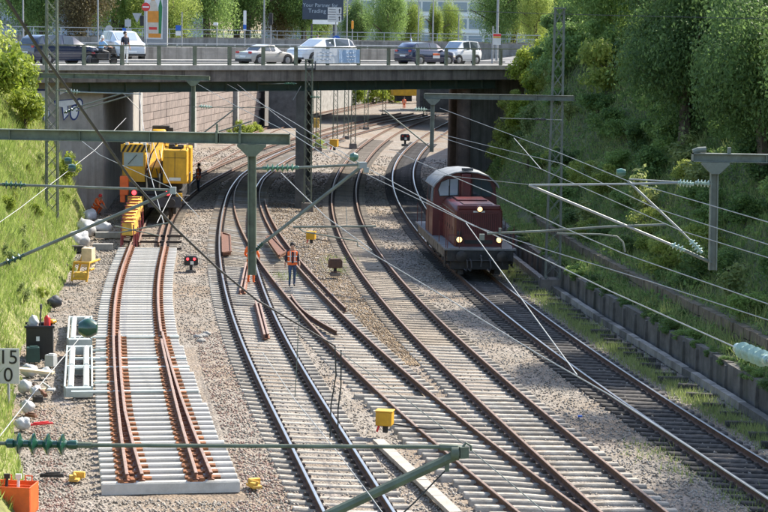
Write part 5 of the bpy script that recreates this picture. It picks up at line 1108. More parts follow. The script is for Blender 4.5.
# ------------------------------------------------------------------ cars on the bridge
def car(name, label, u, w, back, L, Wd, H_, prof, paint, glass=M_glass, wheel_r=.32, group='cars on the bridge', yaw=0, roofm=None, z=ZD):
    p = bp(u, w, z + .005); r = thing(name, label, 'car', p, brz + (math.pi if back else 0) + yaw, group)
    S = prof; n = 10; vs = []
    for (x, zs, zb, zr, kb, kr) in S:
        x *= L; wb = Wd / 2 * kb; wr = Wd / 2 * kr
        vs += [(x, -wb * .92, zs * H_), (x, -wb, (zs + .12) * H_ if zb > zs + .2 else zs * H_ + .01), (x, -wb, zb * H_ - .04), (x, -wb * .965, zb * H_), (x, -wr, max(zr, zb + .004) * H_), (x, wr, max(zr, zb + .004) * H_), (x, wb * .965, zb * H_), (x, wb, zb * H_ - .04), (x, wb, (zs + .12) * H_ if zb > zs + .2 else zs * H_ + .01), (x, wb * .92, zs * H_)]
    b = MB(); fs = [(i * n + k, i * n + (k + 1) % n, (i + 1) * n + (k + 1) % n, (i + 1) * n + k) for i in range(len(S) - 1) for k in range(n)] + [tuple(range(n)), tuple((len(S) - 1) * n + k for k in range(n - 1, -1, -1))]
    b.add(vs, fs); body = b.build('body', paint, r, smooth=True)
    V = [Vector(v) for v in vs]
    def inset(q4, k, push, nm, m):
        c = sum(q4, Vector()) / 4; nn = (q4[1] - q4[0]).cross(q4[3] - q4[0]).normalized()
        if nn.dot(c - Vector((0, 0, H_ * .45))) < 0: nn = -nn
        b = MB(); b.add([c + (v - c) * k + nn * push for v in q4], [(0, 1, 2, 3)]); b.build(nm, m, r)
    for i in range(len(S) - 1):
        a, c = S[i], S[i + 1]
        if a[3] - a[2] > .12 and c[3] - c[2] > .12:
            inset([V[i*n+3], V[(i+1)*n+3], V[(i+1)*n+4], V[i*n+4]], .86, .012, 'side_window', glass); inset([V[i*n+6], V[(i+1)*n+6], V[(i+1)*n+5], V[i*n+5]], .86, .012, 'side_window', glass)
        if abs(a[3] - c[3]) > .16 and max(a[3], c[3]) > .85 and min(a[3], c[3]) > .55: inset([V[i*n+4], V[(i+1)*n+4], V[(i+1)*n+5], V[i*n+5]], .88, .014, 'windscreen' if a[3] > c[3] else 'rear_window', M_glass_painted_sky if a[3] > c[3] else glass)
    for sx in (.31, -.31):
        for sy in (-1, 1):
            yy = sy * (Wd / 2 - .10); a = MB(); a.lathe([(wheel_r + .07, -.10), (wheel_r + .07, .112), (0, .112)], c=(sx * L, yy, wheel_r), axis='X', n=20); a.v = [(x0 - sx * L, y0, z0) for x0, y0, z0 in a.v]
            M = Matrix.Rotation(R(90 * sy), 3, 'Z'); a = MB(); a.lathe([(wheel_r + .06, -.12), (wheel_r + .06, .105), (0, .105)], c=(sx * L, yy, wheel_r + .02), axis='X', n=20, M=M); a.build('wheel_arch', M_black, r)
            t = MB(); t.lathe([(wheel_r * .62, .10), (wheel_r * .66, .125), (wheel_r * .95, .125), (wheel_r, .10), (wheel_r, -.08), (wheel_r * .6, -.08)], c=(sx * L, yy, wheel_r), axis='X', n=22, M=M); wo = t.build('wheel', M_rubber, r, smooth=True)
            t = MB(); t.lathe([(wheel_r * .64, .112), (wheel_r * .5, .128), (wheel_r * .14, .118), (0, .13)], c=(sx * L, yy, wheel_r), axis='X', n=22, M=M); t.build('rim', M_alu, wo, smooth=True)
    for sy in (-1, 1):
        b = MB(); b.box((S[0][0] * L + .05, sy * Wd * .36, .62 * H_), (.10, .24, .13)); b.build('tail_light', M_redl, r, bevel=.02)
        b = MB(); b.box((S[-1][0] * L - .12, sy * Wd * .34, .47 * H_), (.16, .30, .12)); b.build('headlight', M_refl, r, bevel=.02)
        b = MB(); b.box((.13 * L, sy * (Wd / 2 + .06), .64 * H_), (.14, .18, .12)); b.build('mirror', paint, r, bevel=.03)
    b = MB(); b.box((S[0][0] * L - .012, 0, .42 * H_), (.02, .5, .11)); b.build('number_plate', M_white, r); b = MB(); b.box((S[-1][0] * L + .012, 0, .32 * H_), (.02, .5, .11)); b.build('number_plate', M_white, r)
    b = MB(); b.box((S[0][0] * L + .02, 0, .25 * H_), (.10, Wd * .9, .15)); b.box((S[-1][0] * L - .02, 0, .22 * H_), (.10, Wd * .9, .13)); b.build('bumper', M_black, r, bevel=.02)
    return r
PH = [(-.5, .25, .5, .52, .92, .7), (-.485, .16, .66, .68, .98, .72), (-.44, .15, .68, .84, 1, .74), (-.36, .15, .68, .975, 1, .76), (-.1, .15, .66, 1, 1, .78), (.08, .15, .65, .95, 1, .76), (.25, .15, .64, .66, 1, .74), (.40, .15, .58, .60, .97, .70), (.475, .17, .50, .51, .9, .6), (.5, .22, .40, .41, .82, .55)]
PSUV = [(-.5, .25, .55, .57, .92, .72), (-.48, .17, .68, .70, .98, .74), (-.44, .16, .70, .88, 1, .78), (-.36, .16, .70, .985, 1, .80), (-.08, .16, .68, 1, 1, .82), (.09, .16, .67, .96, 1, .80), (.27, .16, .66, .68, 1, .76), (.41, .16, .61, .63, .97, .72), (.48, .18, .52, .53, .9, .6), (.5, .24, .42, .43, .82, .55)]
PROAD = [(-.5, .25, .5, .52, .9, .7), (-.47, .17, .62, .64, .98, .72), (-.30, .16, .66, .70, 1, .74), (-.20, .16, .67, .93, 1, .70), (-.06, .16, .66, 1, 1, .70), (.06, .16, .66, .97, 1, .70), (.22, .16, .66, .68, 1, .72), (.40, .16, .58, .60, .96, .68), (.48, .18, .46, .47, .88, .6), (.5, .22, .38, .39, .82, .55)]
PSM = [(-.5, .25, .5, .55, .95, .75), (-.47, .15, .58, .80, 1, .78), (-.40, .15, .6, .97, 1, .80), (-.1, .15, .6, 1, 1, .82), (.14, .15, .58, .96, 1, .8), (.34, .15, .56, .60, 1, .78), (.46, .16, .48, .50, .95, .7), (.5, .22, .38, .39, .85, .6)]
def u_at(px, w):
    lo, hi = -14.0, 45.0
    for _ in range(50):
        m_ = (lo + hi) / 2; p = bp(m_, w, ZD); v = p - camo.location; px_ = CX + FPX * v.x / (v.y * math.cos(PITCH) - v.z * math.sin(PITCH)) - 3
        if px_ < px: lo = m_
        else: hi = m_
    return lo
paint = lambda n, c: mat('paint_' + n, c, .22, var=.03, coat=.7)
car('parked_car', 'dark blue off-road style car at the left end of the bridge', u_at(53, 4.2), 4.2, False, 4.35, 1.82, 1.62, PSUV, paint('darkblue', (.02, .03, .065)), wheel_r=.35)
car('roadster', 'small beige-silver roadster left of the banner', u_at(259, 4.6), 4.6, False, 3.43, 1.62, 1.2, PROAD, paint('beige', (.42, .39, .35)), wheel_r=.30)
car('estate_car', 'white car with dark windows behind the banner', u_at(315, 7.2), 7.2, True, 4.5, 1.84, 1.62, PSUV, paint('white', (.68, .69, .70)), wheel_r=.35)
hb_ = car('hatchback', 'dark blue hatchback with an orange door sticker', u_at(419, 4.6), 4.6, False, 4.05, 1.70, 1.44, PH, paint('navy', (.012, .018, .06)), wheel_r=.31)
b = MB(); b.box((.12, -.862, .62), (.62, .012, .34)); b.build('door_sticker', M_sticker, hb_); b = MB(); b.box((.12, -.870, .70), (.62, .012, .12)); b.build('door_sticker', M_orange, hb_)
car('small_city_car', 'tiny white and black city car at the right end of the bridge', u_at(453, 7.4), 7.4, True, 2.7, 1.56, 1.55, PSM, paint('whiteblack', (.70, .70, .70)), wheel_r=.29)
car('parked_van', 'silver van parked behind the scooter on the bridge', u_at(116, 15.5), 15.5, True, 4.6, 1.85, 1.85, PSUV, paint('silver', (.50, .52, .54)), yaw=R(70), wheel_r=.34)
print('P6 ok')
# ------------------------------------------------------------------ people
def person(label, loc, rz, J=None, h=1.78, cols=None, vest=None, hair=M_hair, stripes_on=True, name='person', cap=None, group=None):
    """one skinned body; J overrides joint positions (local metres, facing -Y)"""
    cols = cols or {}
    j = {'pel': (0, 0, .95), 'spi': (0, .0, 1.18), 'che': (0, .01, 1.40), 'nec': (0, .0, 1.53), 'hea': (0, -.015, 1.63), 'top': (0, -.01, 1.73)}
    for s, n in ((-1, 'R'), (1, 'L')):
        j.update({'sho' + n: (s * .185, .01, 1.42), 'elb' + n: (s * .245, .03, 1.14), 'wri' + n: (s * .26, -.06, .90), 'han' + n: (s * .26, -.09, .83), 'hip' + n: (s * .095, 0, .90), 'kne' + n: (s * .11, -.02, .49), 'ank' + n: (s * .115, .02, .09), 'toe' + n: (s * .125, -.15, .045)})
    if J: j.update(J)
    k = h / 1.78
    E_ = [('pel', 'spi'), ('spi', 'che'), ('che', 'nec'), ('nec', 'hea'), ('hea', 'top')]
    for n in 'RL': E_ += [('che', 'sho' + n), ('sho' + n, 'elb' + n), ('elb' + n, 'wri' + n), ('wri' + n, 'han' + n), ('pel', 'hip' + n), ('hip' + n, 'kne' + n), ('kne' + n, 'ank' + n), ('ank' + n, 'toe' + n)]
    rad = {'pel': (.15, .115), 'spi': (.14, .105), 'che': (.165, .115), 'nec': (.058, .058), 'hea': (.082, .095), 'top': (.06, .07), 'sho': (.075, .07), 'elb': (.047, .047), 'wri': (.032, .03), 'han': (.040, .026), 'hip': (.095, .09), 'kne': (.062, .062), 'ank': (.043, .045), 'toe': (.042, .03)}
    keys = list(j); me = bpy.data.meshes.new('body'); me.from_pydata([Vector(j[q_]) * k for q_ in keys], [(keys.index(a), keys.index(b_)) for a, b_ in E_], [])
    o = bpy.data.objects.new('tmp', me); COL.objects.link(o); md = o.modifiers.new('s', 'SKIN'); md.use_smooth_shade = True
    for i, q_ in enumerate(keys):
        sv = me.skin_vertices[0].data[i]; r_ = rad[q_[:3]]; sv.radius = (r_[0] * k, r_[1] * k); sv.use_root = (q_ == 'pel')
    o.modifiers.new('u', 'SUBSURF').levels = 2; o.modifiers['u'].render_levels = 2
    dg = bpy.context.evaluated_depsgraph_get(); m2 = bpy.data.meshes.new_from_object(o.evaluated_get(dg)); bpy.data.objects.remove(o)
    shirt, trou, shoe, skin = cols.get('shirt', M_navy), cols.get('trousers', M_jeans), cols.get('shoe', M_black), M_skin
    m2.materials.clear()
    for m in (shirt, trou, shoe, skin): m2.materials.append(m)
    sleeve = cols.get('arms', 0)
    grp = {'pel': 1, 'spi': 0, 'che': 0, 'nec': 3, 'hea': 3, 'top': 3, 'sho': 0, 'elb': sleeve, 'wri': 3, 'han': 3, 'hip': 1, 'kne': 1, 'ank': 1, 'toe': 2}
    ref = [(Vector(j[q_]) * k, grp[q_[:3]]) for q_ in keys] + [((Vector(j['ank' + n]) * k + Vector((0, -.03, -.05))), 2) for n in 'RL'] + [((Vector(j['elb' + n]) * .5 + Vector(j['sho' + n]) * .5) * k, 0) for n in 'RL'] + [((Vector(j['hip' + n]) + Vector(j['kne' + n])) * .5 * k, 1) for n in 'RL'] + [((Vector(j['ank' + n]) + Vector(j['kne' + n])) * .5 * k, 1) for n in 'RL']
    for p in m2.polygons: c = p.center; p.material_index = min(ref, key=lambda t: (t[0] - c).length_squared)[1]; p.use_smooth = True
    # fingers joined into the same body mesh
    b = MB(); fw = (Vector(j['heaL']) if 'heaL' in j else Vector((0, -1, 0)))
    for n in 'RL':
        w, hh = Vector(j['wri' + n]) * k, Vector(j['han' + n]) * k; d_ = (hh - w).normalized(); sd = d_.cross(Vector((1, 0, 0))).normalized(); cu = d_.cross(sd)
        for i, L_ in enumerate((.07, .08, .075, .06)):
            p0 = hh + sd * (i - 1.5) * .019; b.tube([p0, p0 + d_ * L_ * .55, p0 + d_ * L_ * .9 + cu * .02], [.010, .0095, .007], n=6)
        p0 = w.lerp(hh, .5) + sd * -.03; b.tube([p0, p0 + d_ * .03 - sd * .025, p0 + d_ * .065 - sd * .03], [.012, .011, .008], n=6)
    bm = bmesh.new(); bm.from_mesh(m2); t = b.mesh('f', M_skin); nf = len(bm.faces); bm.from_mesh(t); bm.faces.ensure_lookup_table()
    for f in bm.faces[nf:]: f.material_index = 3
    bm.to_mesh(m2); bm.free()
    root = thing(name, label, 'person', loc, rz, group); link('body', m2, root)
    hd = Vector(j['hea']) * k; up = (Vector(j['top']) - Vector(j['hea'])).normalized(); fwd = Vector((0, -1, 0)); fwd = (fwd - up * fwd.dot(up)).normalized(); sd = fwd.cross(up)
    M = Matrix((sd, -fwd, up)).transposed()
    b = MB(); b.lathe([(.098, -.035), (.103, .0), (.1, .05), (.08, .10), (.045, .125), (0, .132)], c=hd + up * .045 - fwd * .040, n=16, M=M); b.build('hair' if cap is None else 'cap', cap or hair, root, smooth=True)
    b = MB(); b.add([hd + fwd * .092 + up * .02, hd + fwd * .118 - up * .03, hd + fwd * .092 - up * .035 + sd * .016, hd + fwd * .092 - up * .035 - sd * .016], [(0, 1, 2), (0, 3, 1), (1, 3, 2)])
    b.build('nose', M_skin, root)
    b = MB()
    for s in (-1, 1): b.lathe([(0, -.012), (.012, 0), (0, .012)], c=hd + fwd * .088 + up * .022 + sd * s * .032, n=8)
    b.box(hd + fwd * .096 - up * .058, (.04, .006, .008)); b.build('eyes_and_mouth', M_hair, root)
    if vest:
        pe, sp, ch, ne = [Vector(j[q_]) * k for q_ in ('pel', 'spi', 'che', 'nec')]
        def vb(pts, rs, nm, m):
            b = MB(); b.tube(pts, rs, n=18, caps=False); c0 = pts[0]; b.v = [(x, c_y + (y - c_y) * .74, z) for (x, y, z), c_y in zip(b.v, [pts[i // 18].y for i in range(len(b.v))])]; b.build(nm, m, root, smooth=True)
        pts = [pe - (sp - pe) * .25, pe.lerp(sp, .5), sp, sp.lerp(ch, .6), ch.lerp(ne, .15), ch.lerp(ne, .6)]; vb(pts, [.195 * k, .19 * k, .185 * k, .215 * k, .225 * k, .13 * k], 'vest', vest)
        b = MB(); b.bar(pe.lerp(sp, .1) + Vector((0, -.158, 0)), ch.lerp(ne, .3) + Vector((0, -.160, 0)), .075, .02, up=(0, 1, 0)); b.build('open_front', cols.get('shirt', M_navy), root)
        if stripes_on:
            for (a, c, t, r_) in ((pe, sp, .35, .197), (sp, ch, .25, .203)):
                p = a.lerp(c, t); u = (c - a).normalized() * .02; vb([p - u, p + u], [r_ * k, r_ * k], 'reflective_band', M_refl)
            for s in (-1, 1):
                b = MB(); b.bar(pe.lerp(sp, .4) + Vector((s * .09, -.152, 0)), ch + Vector((s * .09, -.165, .06)), .04, .012, up=(0, 1, 0)); b.build('reflective_band', M_refl, root)
    return root
def gpos(px, py, z=-.25): return at(px, py, z)
p = gpos(292, 285.5, -.24)
person('man in orange vest, navy top and jeans walking between the middle tracks', (p.x, p.y, ground_z(p.x, p.y) + .06), R(8), {'kneR': (-.10, -.10, .50), 'ankR': (-.10, .04, .10), 'toeR': (-.11, -.13, .05), 'kneL': (.10, .03, .49), 'ankL': (.10, .16, .11), 'toeL': (.105, .0, .045), 'wriR': (-.29, .02, .90), 'hanR': (-.29, .0, .83), 'wriL': (.28, -.12, .92), 'hanL': (.28, -.17, .86)}, cols={'arms': 0}, vest=M_vest)
p = gpos(251, 283, -.2)
person('worker in full orange workwear half hidden behind the green hanging post', (p.x, p.y, ground_z(p.x, p.y) + .06), R(160), {'elbR': (-.30, -.05, 1.16), 'elbL': (.30, -.05, 1.16), 'wriR': (-.24, -.25, 1.02), 'hanR': (-.22, -.31, .99), 'wriL': (.24, -.25, 1.02), 'hanL': (.22, -.31, .99)}, cols={'shirt': M_vest, 'trousers': M_vest, 'arms': 0}, vest=M_vest, cap=M_white)
p = gpos(94, 210, -.1)
CR = {'pel': (0, .12, .42), 'spi': (0, .0, .62), 'che': (0, -.14, .78), 'nec': (0, -.21, .90), 'hea': (0, -.27, .97), 'top': (0, -.30, 1.06), 'shoR': (-.18, -.15, .80), 'shoL': (.18, -.15, .80), 'elbR': (-.24, -.30, .60), 'elbL': (.24, -.30, .60), 'wriR': (-.14, -.48, .46), 'wriL': (.14, -.48, .46), 'hanR': (-.12, -.54, .42), 'hanL': (.12, -.54, .42), 'hipR': (-.1, .1, .40), 'hipL': (.1, .1, .40), 'kneR': (-.17, -.26, .46), 'kneL': (.17, -.26, .46), 'ankR': (-.14, -.02, .09), 'ankL': (.14, -.02, .09), 'toeR': (-.15, -.18, .045), 'toeL': (.15, -.18, .045)}
person('worker in orange and white crouching in the shade at the foot of the abutment', (p.x + .5, p.y - 2.5, ground_z(p.x + .5, p.y - 2.5)), R(60), CR, cols={'shirt': M_vest, 'trousers': M_vest, 'arms': 0}, vest=M_vest, cap=M_red)
p = gpos(198.5, 192, -.1)
person('worker in orange vest standing in the shade just right of the crane', (p.x, p.y, -.12), R(-70), cols={'trousers': M_navy}, vest=M_vest)
# bridge people
def onbridge(px, w, z=ZD + .1): u = u_at(px, w); return bp(u, w, z)
q0 = onbridge(119, 1.6); person('pedestrian in dark top and white trousers walking on the bridge pavement', q0, brz, cols={'shirt': M_navy, 'trousers': M_white, 'arms': 3}, stripes_on=False)
q1 = onbridge(96, 2.9, ZD)
SIT = {'pel': (0, .1, .82), 'spi': (0, .06, 1.04), 'che': (0, .0, 1.24), 'nec': (0, -.02, 1.37), 'hea': (0, -.04, 1.47), 'top': (0, -.04, 1.57), 'shoR': (-.19, 0, 1.26), 'shoL': (.19, 0, 1.26), 'elbR': (-.27, -.18, 1.06), 'elbL': (.27, -.18, 1.06), 'wriR': (-.27, -.40, 1.02), 'wriL': (.27, -.40, 1.02), 'hanR': (-.27, -.46, 1.01), 'hanL': (.27, -.46, 1.01), 'hipR': (-.1, .08, .80), 'hipL': (.1, .08, .80), 'kneR': (-.16, -.32, .74), 'kneL': (.16, -.32, .74), 'ankR': (-.16, -.28, .36), 'ankL': (.16, -.28, .36), 'toeR': (-.16, -.44, .32), 'toeL': (.16, -.44, .32)}
person('scooter rider in light blue shirt and white helmet on the bridge', q1, brz + R(95), SIT, cols={'shirt': M_lightblue, 'trousers': M_dgrey, 'arms': 3}, cap=M_white)
sc_ = thing('motor_scooter', 'black motor scooter under the rider in light blue', 'scooter', q1, brz + R(95))
b = MB(); b.prism([(-.95, .45), (-.85, .72), (-.3, .76), (.35, .74), (.55, .60), (.5, .42), (.2, .30), (-.35, .30), (-.5, .62), (-.62, .98), (-.72, 1.0), (-.78, .55)], .34, axis='X'); b.build('bodywork', M_black, sc_, bevel=.04)
for y in (-.78, .52):
    b = MB(); b.lathe([(.14, -.05), (.24, -.06), (.27, 0), (.24, .06), (.14, .05)], c=(0, y, .27), axis='X', n=18); b.build('wheel', M_rubber, sc_, smooth=True)
b = MB(); b.tube([(-.33, -.55, 1.0), (0, -.62, 1.05), (.33, -.55, 1.0)], .02, n=6); b.build('handlebar', M_dgrey, sc_); b = MB(); b.box((0, .62, .68), (.22, .06, .08)); b.build('tail_light', M_redl, sc_); b = MB(); b.box((0, .15, .79), (.26, .7, .09)); b.build('seat', M_rubber, sc_, bevel=.03)
for (px, lb, c_) in ((317.5, 'dark-clothed pedestrian on the far bridge behind the white car', M_navy), (411, 'pedestrian in light blue shirt on the far bridge behind the hatchback', M_lightblue)):
    pp = atY(px, 44, 219.9 + .07 * 0); person(lb, (pp.x, 220.6 + pp.x * .07, 7.5), R(80), cols={'shirt': c_, 'trousers': M_navy, 'arms': 3}, h=1.8)

# ------------------------------------------------------------------ signals and track-side boxes
def dwarf(label, px, py, z, rz, back=False, lit=True, s=1.0):
    g = at(px, py, z); r = thing('dwarf_signal', label, 'signal', g, rz); r.scale = (s, s, s)
    b = MB(); b.box((0, 0, .06), (.42, .34, .14)); b.build('base', M_conc_dark, r, bevel=.02); b = MB(); b.box((0, 0, .22), (.12, .12, .22)); b.build('post', M_black, r)
    hc = MB(); hc.prism([(-.27, .32), (.27, .32), (.29, .40), (.29, .62), (.22, .72), (-.22, .72), (-.29, .62), (-.29, .40)], .26); ho = hc.build('housing', M_rustbox if back else M_black, r, bevel=.02)
    if not back:
        for x in (-.14, .14):
            b = MB(); b.lathe([(.055, 0), (.05, .02), (0, .03)], c=(x, -.135, .60), axis='Y', n=12); b.v = [(a, -.135 - (c + .135), d_) for a, c, d_ in b.v]; b.build('red_lamp', M_redlamp if lit else M_redl, ho, smooth=True)
            b = MB(); b.box((x, -.2, .67), (.14, .14, .02)); b.build('lamp_hood', M_black, ho)
        b = MB(); b.box((.04, -.14, .44), (.14, .02, .14)); b.build('white_lens', M_refl, ho)
    else: b = MB(); b.box((0, -.16, .17), (.42, .05, .05)); b.box((0, -.14, .5), (.4, .02, .28)); b.build('rear_cover', M_rustbox, ho, bevel=.01)
    return r
dwarf('black dwarf signal showing two red lamps right of the turnout panel', 191, 273, -.2, R(5))
dwarf('brown dwarf signal seen from behind right of the walking man', 335, 275.5, -.3, R(12), back=True)
dwarf('small dwarf signal with dark red lamps far down the middle tracks', 405, 146, -.35, 0, lit=False, s=1.5)
g = at(441, 206, -.5); sg = thing('light_signal', 'low signal with a red light pair left of the locomotive cab', 'signal', g)
b = MB(); b.box((0, 0, .05), (.5, .5, .25)); b.build('base', M_conc_dark, sg); b = MB(); b.tube([(0, 0, 0), (0, 0, 1.6)], .05); b.build('post', M_dgrey, sg); b = MB(); b.box((0, 0, 1.95), (.75, .25, .5)); b.build('housing', M_black, sg, bevel=.02)
for x in (-.18, .14): b = MB(); b.lathe([(.085, 0), (.07, .03), (0, .04)], c=(x, -.13, 2.0), axis='Y', n=12); b.v = [(a, -.13 - (c + .13), d_) for a, c, d_ in b.v]; b.build('red_lamp', M_redlamp, sg, smooth=True)
def ybox(label, px, py, z, s=1.0, legs=True):
    g = at(px, py, z); r = thing('track_box', label, 'track box', g, R(-12)); r.scale = (s, s, s); b = MB(); b.box((0, 0, .36), (.42, .34, .36)); bo = b.build('box', M_yellow, r, bevel=.025); b = MB(); b.box((0, 0, .555), (.46, .38, .03)); b.build('lid', M_yellow, r, bevel=.01)
    b = MB(); b.box((.02, 0, .09), (.12, .12, .2)); b.build('post', M_black, r); b = MB(); b.tube([(-.12, -.1, .2), (-.17, -.14, .02)], .03, n=6); b.build('striped_sleeve', M_red, r)
    b = MB(); b.tube([(.1, .15, .2), (.5, .3, .12), (1.1, .2, .1), (1.5, .3, .12)], .022, n=6); b.build('cable', M_black, r); return r
ybox('yellow track box on a short post beside the concrete duct', 384.5, 432, -.2); ybox('small yellow track box left of the middle tracks behind the walking man', 311, 243, -.25, 1.0)
ybox('far yellow track box at a mast foot beyond the bridge', 334, 150, -.3, 1.6)
def bracket(label, px, py, rz):
    g = at(px, py, -.1); o = MB(); o.box((0, 0, .05), (.22, .4, .06), rz=.3); o.box((.02, .12, .12), (.26, .12, .14), rz=.3); o.box((-.02, -.1, .1), (.14, .14, .1), rz=.6); o.tube([(-.1, .1, .14), (.08, -.15, .14)], .04, n=8); r = o.build('yellow_bracket', M_yellow2, None, bevel=.015); r.location = g; r.rotation_euler = (0, 0, rz); tag(r, label, 'bracket')
bracket('yellow cast bracket lying on the ballast right of the panel front', 254, 488, .2); bracket('yellow cast bracket lying left of the panel front', 75.5, 481, -.4)

# ------------------------------------------------------------------ galvanised point-machine frames
def frame(label, y0, y1, n):
    def fx(Y): return float(np.interp(Y, [53.5, 66.7], [-8.23, -10.2]))
    r = thing('galvanised_trough', label, 'trough', (fx(y0), y0, -.08), math.atan2(fx(y0) - fx(y1), y1 - y0)); L = math.hypot(fx(y1) - fx(y0), y1 - y0); w = .74
    for s in (-1, 1): b = MB(); b.box((s * w / 2, L / 2, .14), (.05, L, .30)); b.build('side_plate', M_galv, r, bevel=.008)
    for i in range(n + 1): b = MB(); b.box((0, L * i / n, .13), (w - .055, .10 if 0 < i < n else .25, .26)); b.build('cross_plate', M_galv, r, bevel=.008)
    for s in (-1, 1):
        for i in range(n): b = MB(); b.tube([(s * .21, L * i / n + .15, .22), (s * .21, L * (i + 1) / n - .15, .22)], .085, n=12); b.build('white_tube', M_white, r, smooth=True)
    return r
frame('longer galvanised frame with white tubes lying left of the turnout panel', 53.6, 60.6, 2); frame('shorter galvanised frame with white tubes farther along the turnout panel', 62.0, 66.8, 1)
for Y in (54.6, 58.6, 60.2): 
    b = MB(); a = Vector((float(np.interp(Y, [53.5, 66.7], [-7.8, -9.8])), Y, .12)); c = Vector((tx('E', Y) - .75, Y + .1, .14)); b.o = a; b.bar(a, c, .05); b.box(a.lerp(c, .5), (.2, .12, .1)); o = b.build('drive_rod', M_galv); o.location = a; tag(o, 'thin drive rod linking the galvanised frame to the switch rails', 'rod', 'drive rods of the switch')

# ------------------------------------------------------------------ left edge clutter
bx = thing('black_bin', 'open black plastic bin with tools at the foot of the left bank', 'bin', at(40, 357, -.1), R(8)); W2 = .80
b = MB()
for (c_, d_) in (((0, -.36, .5), (W2, .04, 1.0)), ((0, .36, .5), (W2, .04, 1.0)), ((-.38, 0, .5), (.04, .68, 1.0)), ((.38, 0, .5), (.04, .68, 1.0)), ((0, 0, .06), (.72, .66, .06)), ((0, -.39, .98), (.9, .06, .07)), ((0, .39, .98), (.9, .06, .07))): b.box(c_, d_)
b.build('tub', M_bin, bx, bevel=.015); b = MB(); b.box((-.05, -.385, .62), (.10, .012, .14)); b.build('sticker', M_white, bx)
def lump(name, label, cat, pos, s, m, seed, group=None):
    rr = random.Random(seed); bm = bmesh.new(); bmesh.ops.create_icosphere(bm, subdivisions=3, radius=1)
    for v in bm.verts: k = 1 + .22 * math.sin(v.co.x * 3 + seed) * math.sin(v.co.y * 3.4 + seed * 2) + .05 * math.sin(v.co.y * 17 + v.co.z * 11) + .08 * math.sin(v.co.z * 9 + v.co.x * 7 + seed); v.co *= k; v.co.x *= s[0]; v.co.y *= s[1]; v.co.z *= s[2]
    me = bpy.data.meshes.new(name); bm.to_mesh(me); bm.free(); me.materials.append(m); me.polygons.foreach_set('use_smooth', [True] * len(me.polygons)); o = link(name, me); o.location = pos; return tag(o, label, cat, group)
g = Vector(bx.location)
lump('plastic_bag', 'white plastic bag stuffed in the black bin', 'bag', g + Vector((-.2, 0, 1.05)), (.18, .2, .22), M_bag, 1)
b = MB(); b.tube([(0, 0, 0), (.05, .05, 1.0)], .025); b.box((.05, .05, 1.02), (.06, .1, .14)); o = b.build('spade', M_dgrey); o.location = g + Vector((-.05, .15, .5)); tag(o, 'dark tool handle sticking up from the black bin', 'tool')
b = MB(); b.lathe([(.1, 0), (.1, .35), (.05, .42), (0, .45)], n=12); o = b.build('red_canister', M_red, smooth=True); o.location = g + Vector((.22, 0, .85)); tag(o, 'red canister standing in the black bin', 'canister')
lump('work_glove', 'yellow glove lying on the right rim of the black bin', 'glove', g + Vector((.32, .35, 1.05)), (.12, .14, .07), M_yellow, 4)
for i, (px, py, s, lb) in enumerate(((30, 372, .32, 'white sack just below the black bin'), (46, 374, .24, 'small white box-like sack right of the sacks below the bin'), (25, 388, .28, 'white sack under the timber plank'), (36, 392, .22, 'small pale sack at the right end under the plank'), (27, 408, .27, 'white sack on the grass edge below the plank'), (22, 425, .26, 'lowest white sack at the grass edge'))):
    pos = at(px, py, .05); lump('sack', lb, 'sack', pos + Vector((0, 0, .04)), (s * .72, s * .66, s * .6), M_bag, 10 + i)
b = MB(); b.box((0, 0, 0), (1.0, .26, .07)); o = b.build('timber_plank', M_timber, bevel=.008); o.location = at(36, 371, .45); o.rotation_euler = (0, R(4), R(-8)); tag(o, 'pale timber plank lying on the sacks below the black bin', 'plank')
b = MB(); b.tube([(0, 0, .05), (.5, -1.4, .1)], .03, n=6); b.tube([(.5, -1.4, .1), (.62, -1.6, .04)], .06, n=6); o = b.build('crowbar', M_rustplate); o.location = at(33, 386, .05); tag(o, 'rusty bar leaning from the sacks towards the ballast', 'bar')
b = MB(); b.tube([(0, 0, .05), (.35, -.9, .08)], .035, n=6); b.box((.4, -1.0, .06), (.2, .24, .05)); o = b.build('shovel', M_grey); o.location = at(43, 385, .0); tag(o, 'grey shovel lying below the plank', 'shovel')
lump('work_case', 'dark and white equipment case at the bank foot above the bin', 'case', at(55, 306, 0) + Vector((0, 0, .15)), (.25, .25, .2), M_dgrey, 30)
for i, (px, py, d_, rz_, m, lb) in enumerate(((33, 362, (.4, .3, .45), .2, M_tarp, 'dark green box between the bin and the sacks'), (51, 366, (.3, .28, .34), -.3, M_grey, 'grey canister right of the plank end'), (44, 393, (.5, .14, .1), .9, M_timber, 'short timber offcut below the plank'), (38, 402, (.26, .2, .16), .4, M_wood2, 'dark wooden block beside the lower sacks'), (31, 417, (.42, .1, .08), -.7, M_rustplate, 'rusty iron piece beside the lowest sacks'), (40, 425, (.7, .07, .05), .5, M_red, 'thin red bar on the ballast edge'), (52, 477, (.55, .12, .08), .05, M_wood2, 'dark board behind the orange crate'), (36, 353, (.3, .3, .2), .6, M_conc_light, 'pale block at the foot of the bin'), (63, 268, (.5, .2, .16), .1, M_wood2, 'timber block at the bank foot beside the yellow machine'))):
    b = MB(); b.box((0, 0, d_[2] / 2), d_, rz=rz_, top=.92); b.box((.02, .02, d_[2] + .015), (d_[0] * .6, d_[1] * .6, .03), rz=rz_ + .1); o = b.build(('plastic_box', 'canister', 'timber_offcut', 'wooden_block', 'iron_piece', 'red_bar', 'wooden_board', 'concrete_block', 'timber_block')[i], m, bevel=.012); o.location = at(px, py, -.08); tag(o, lb, ('box', 'canister', 'timber', 'block', 'iron piece', 'bar', 'board', 'block', 'timber')[i])
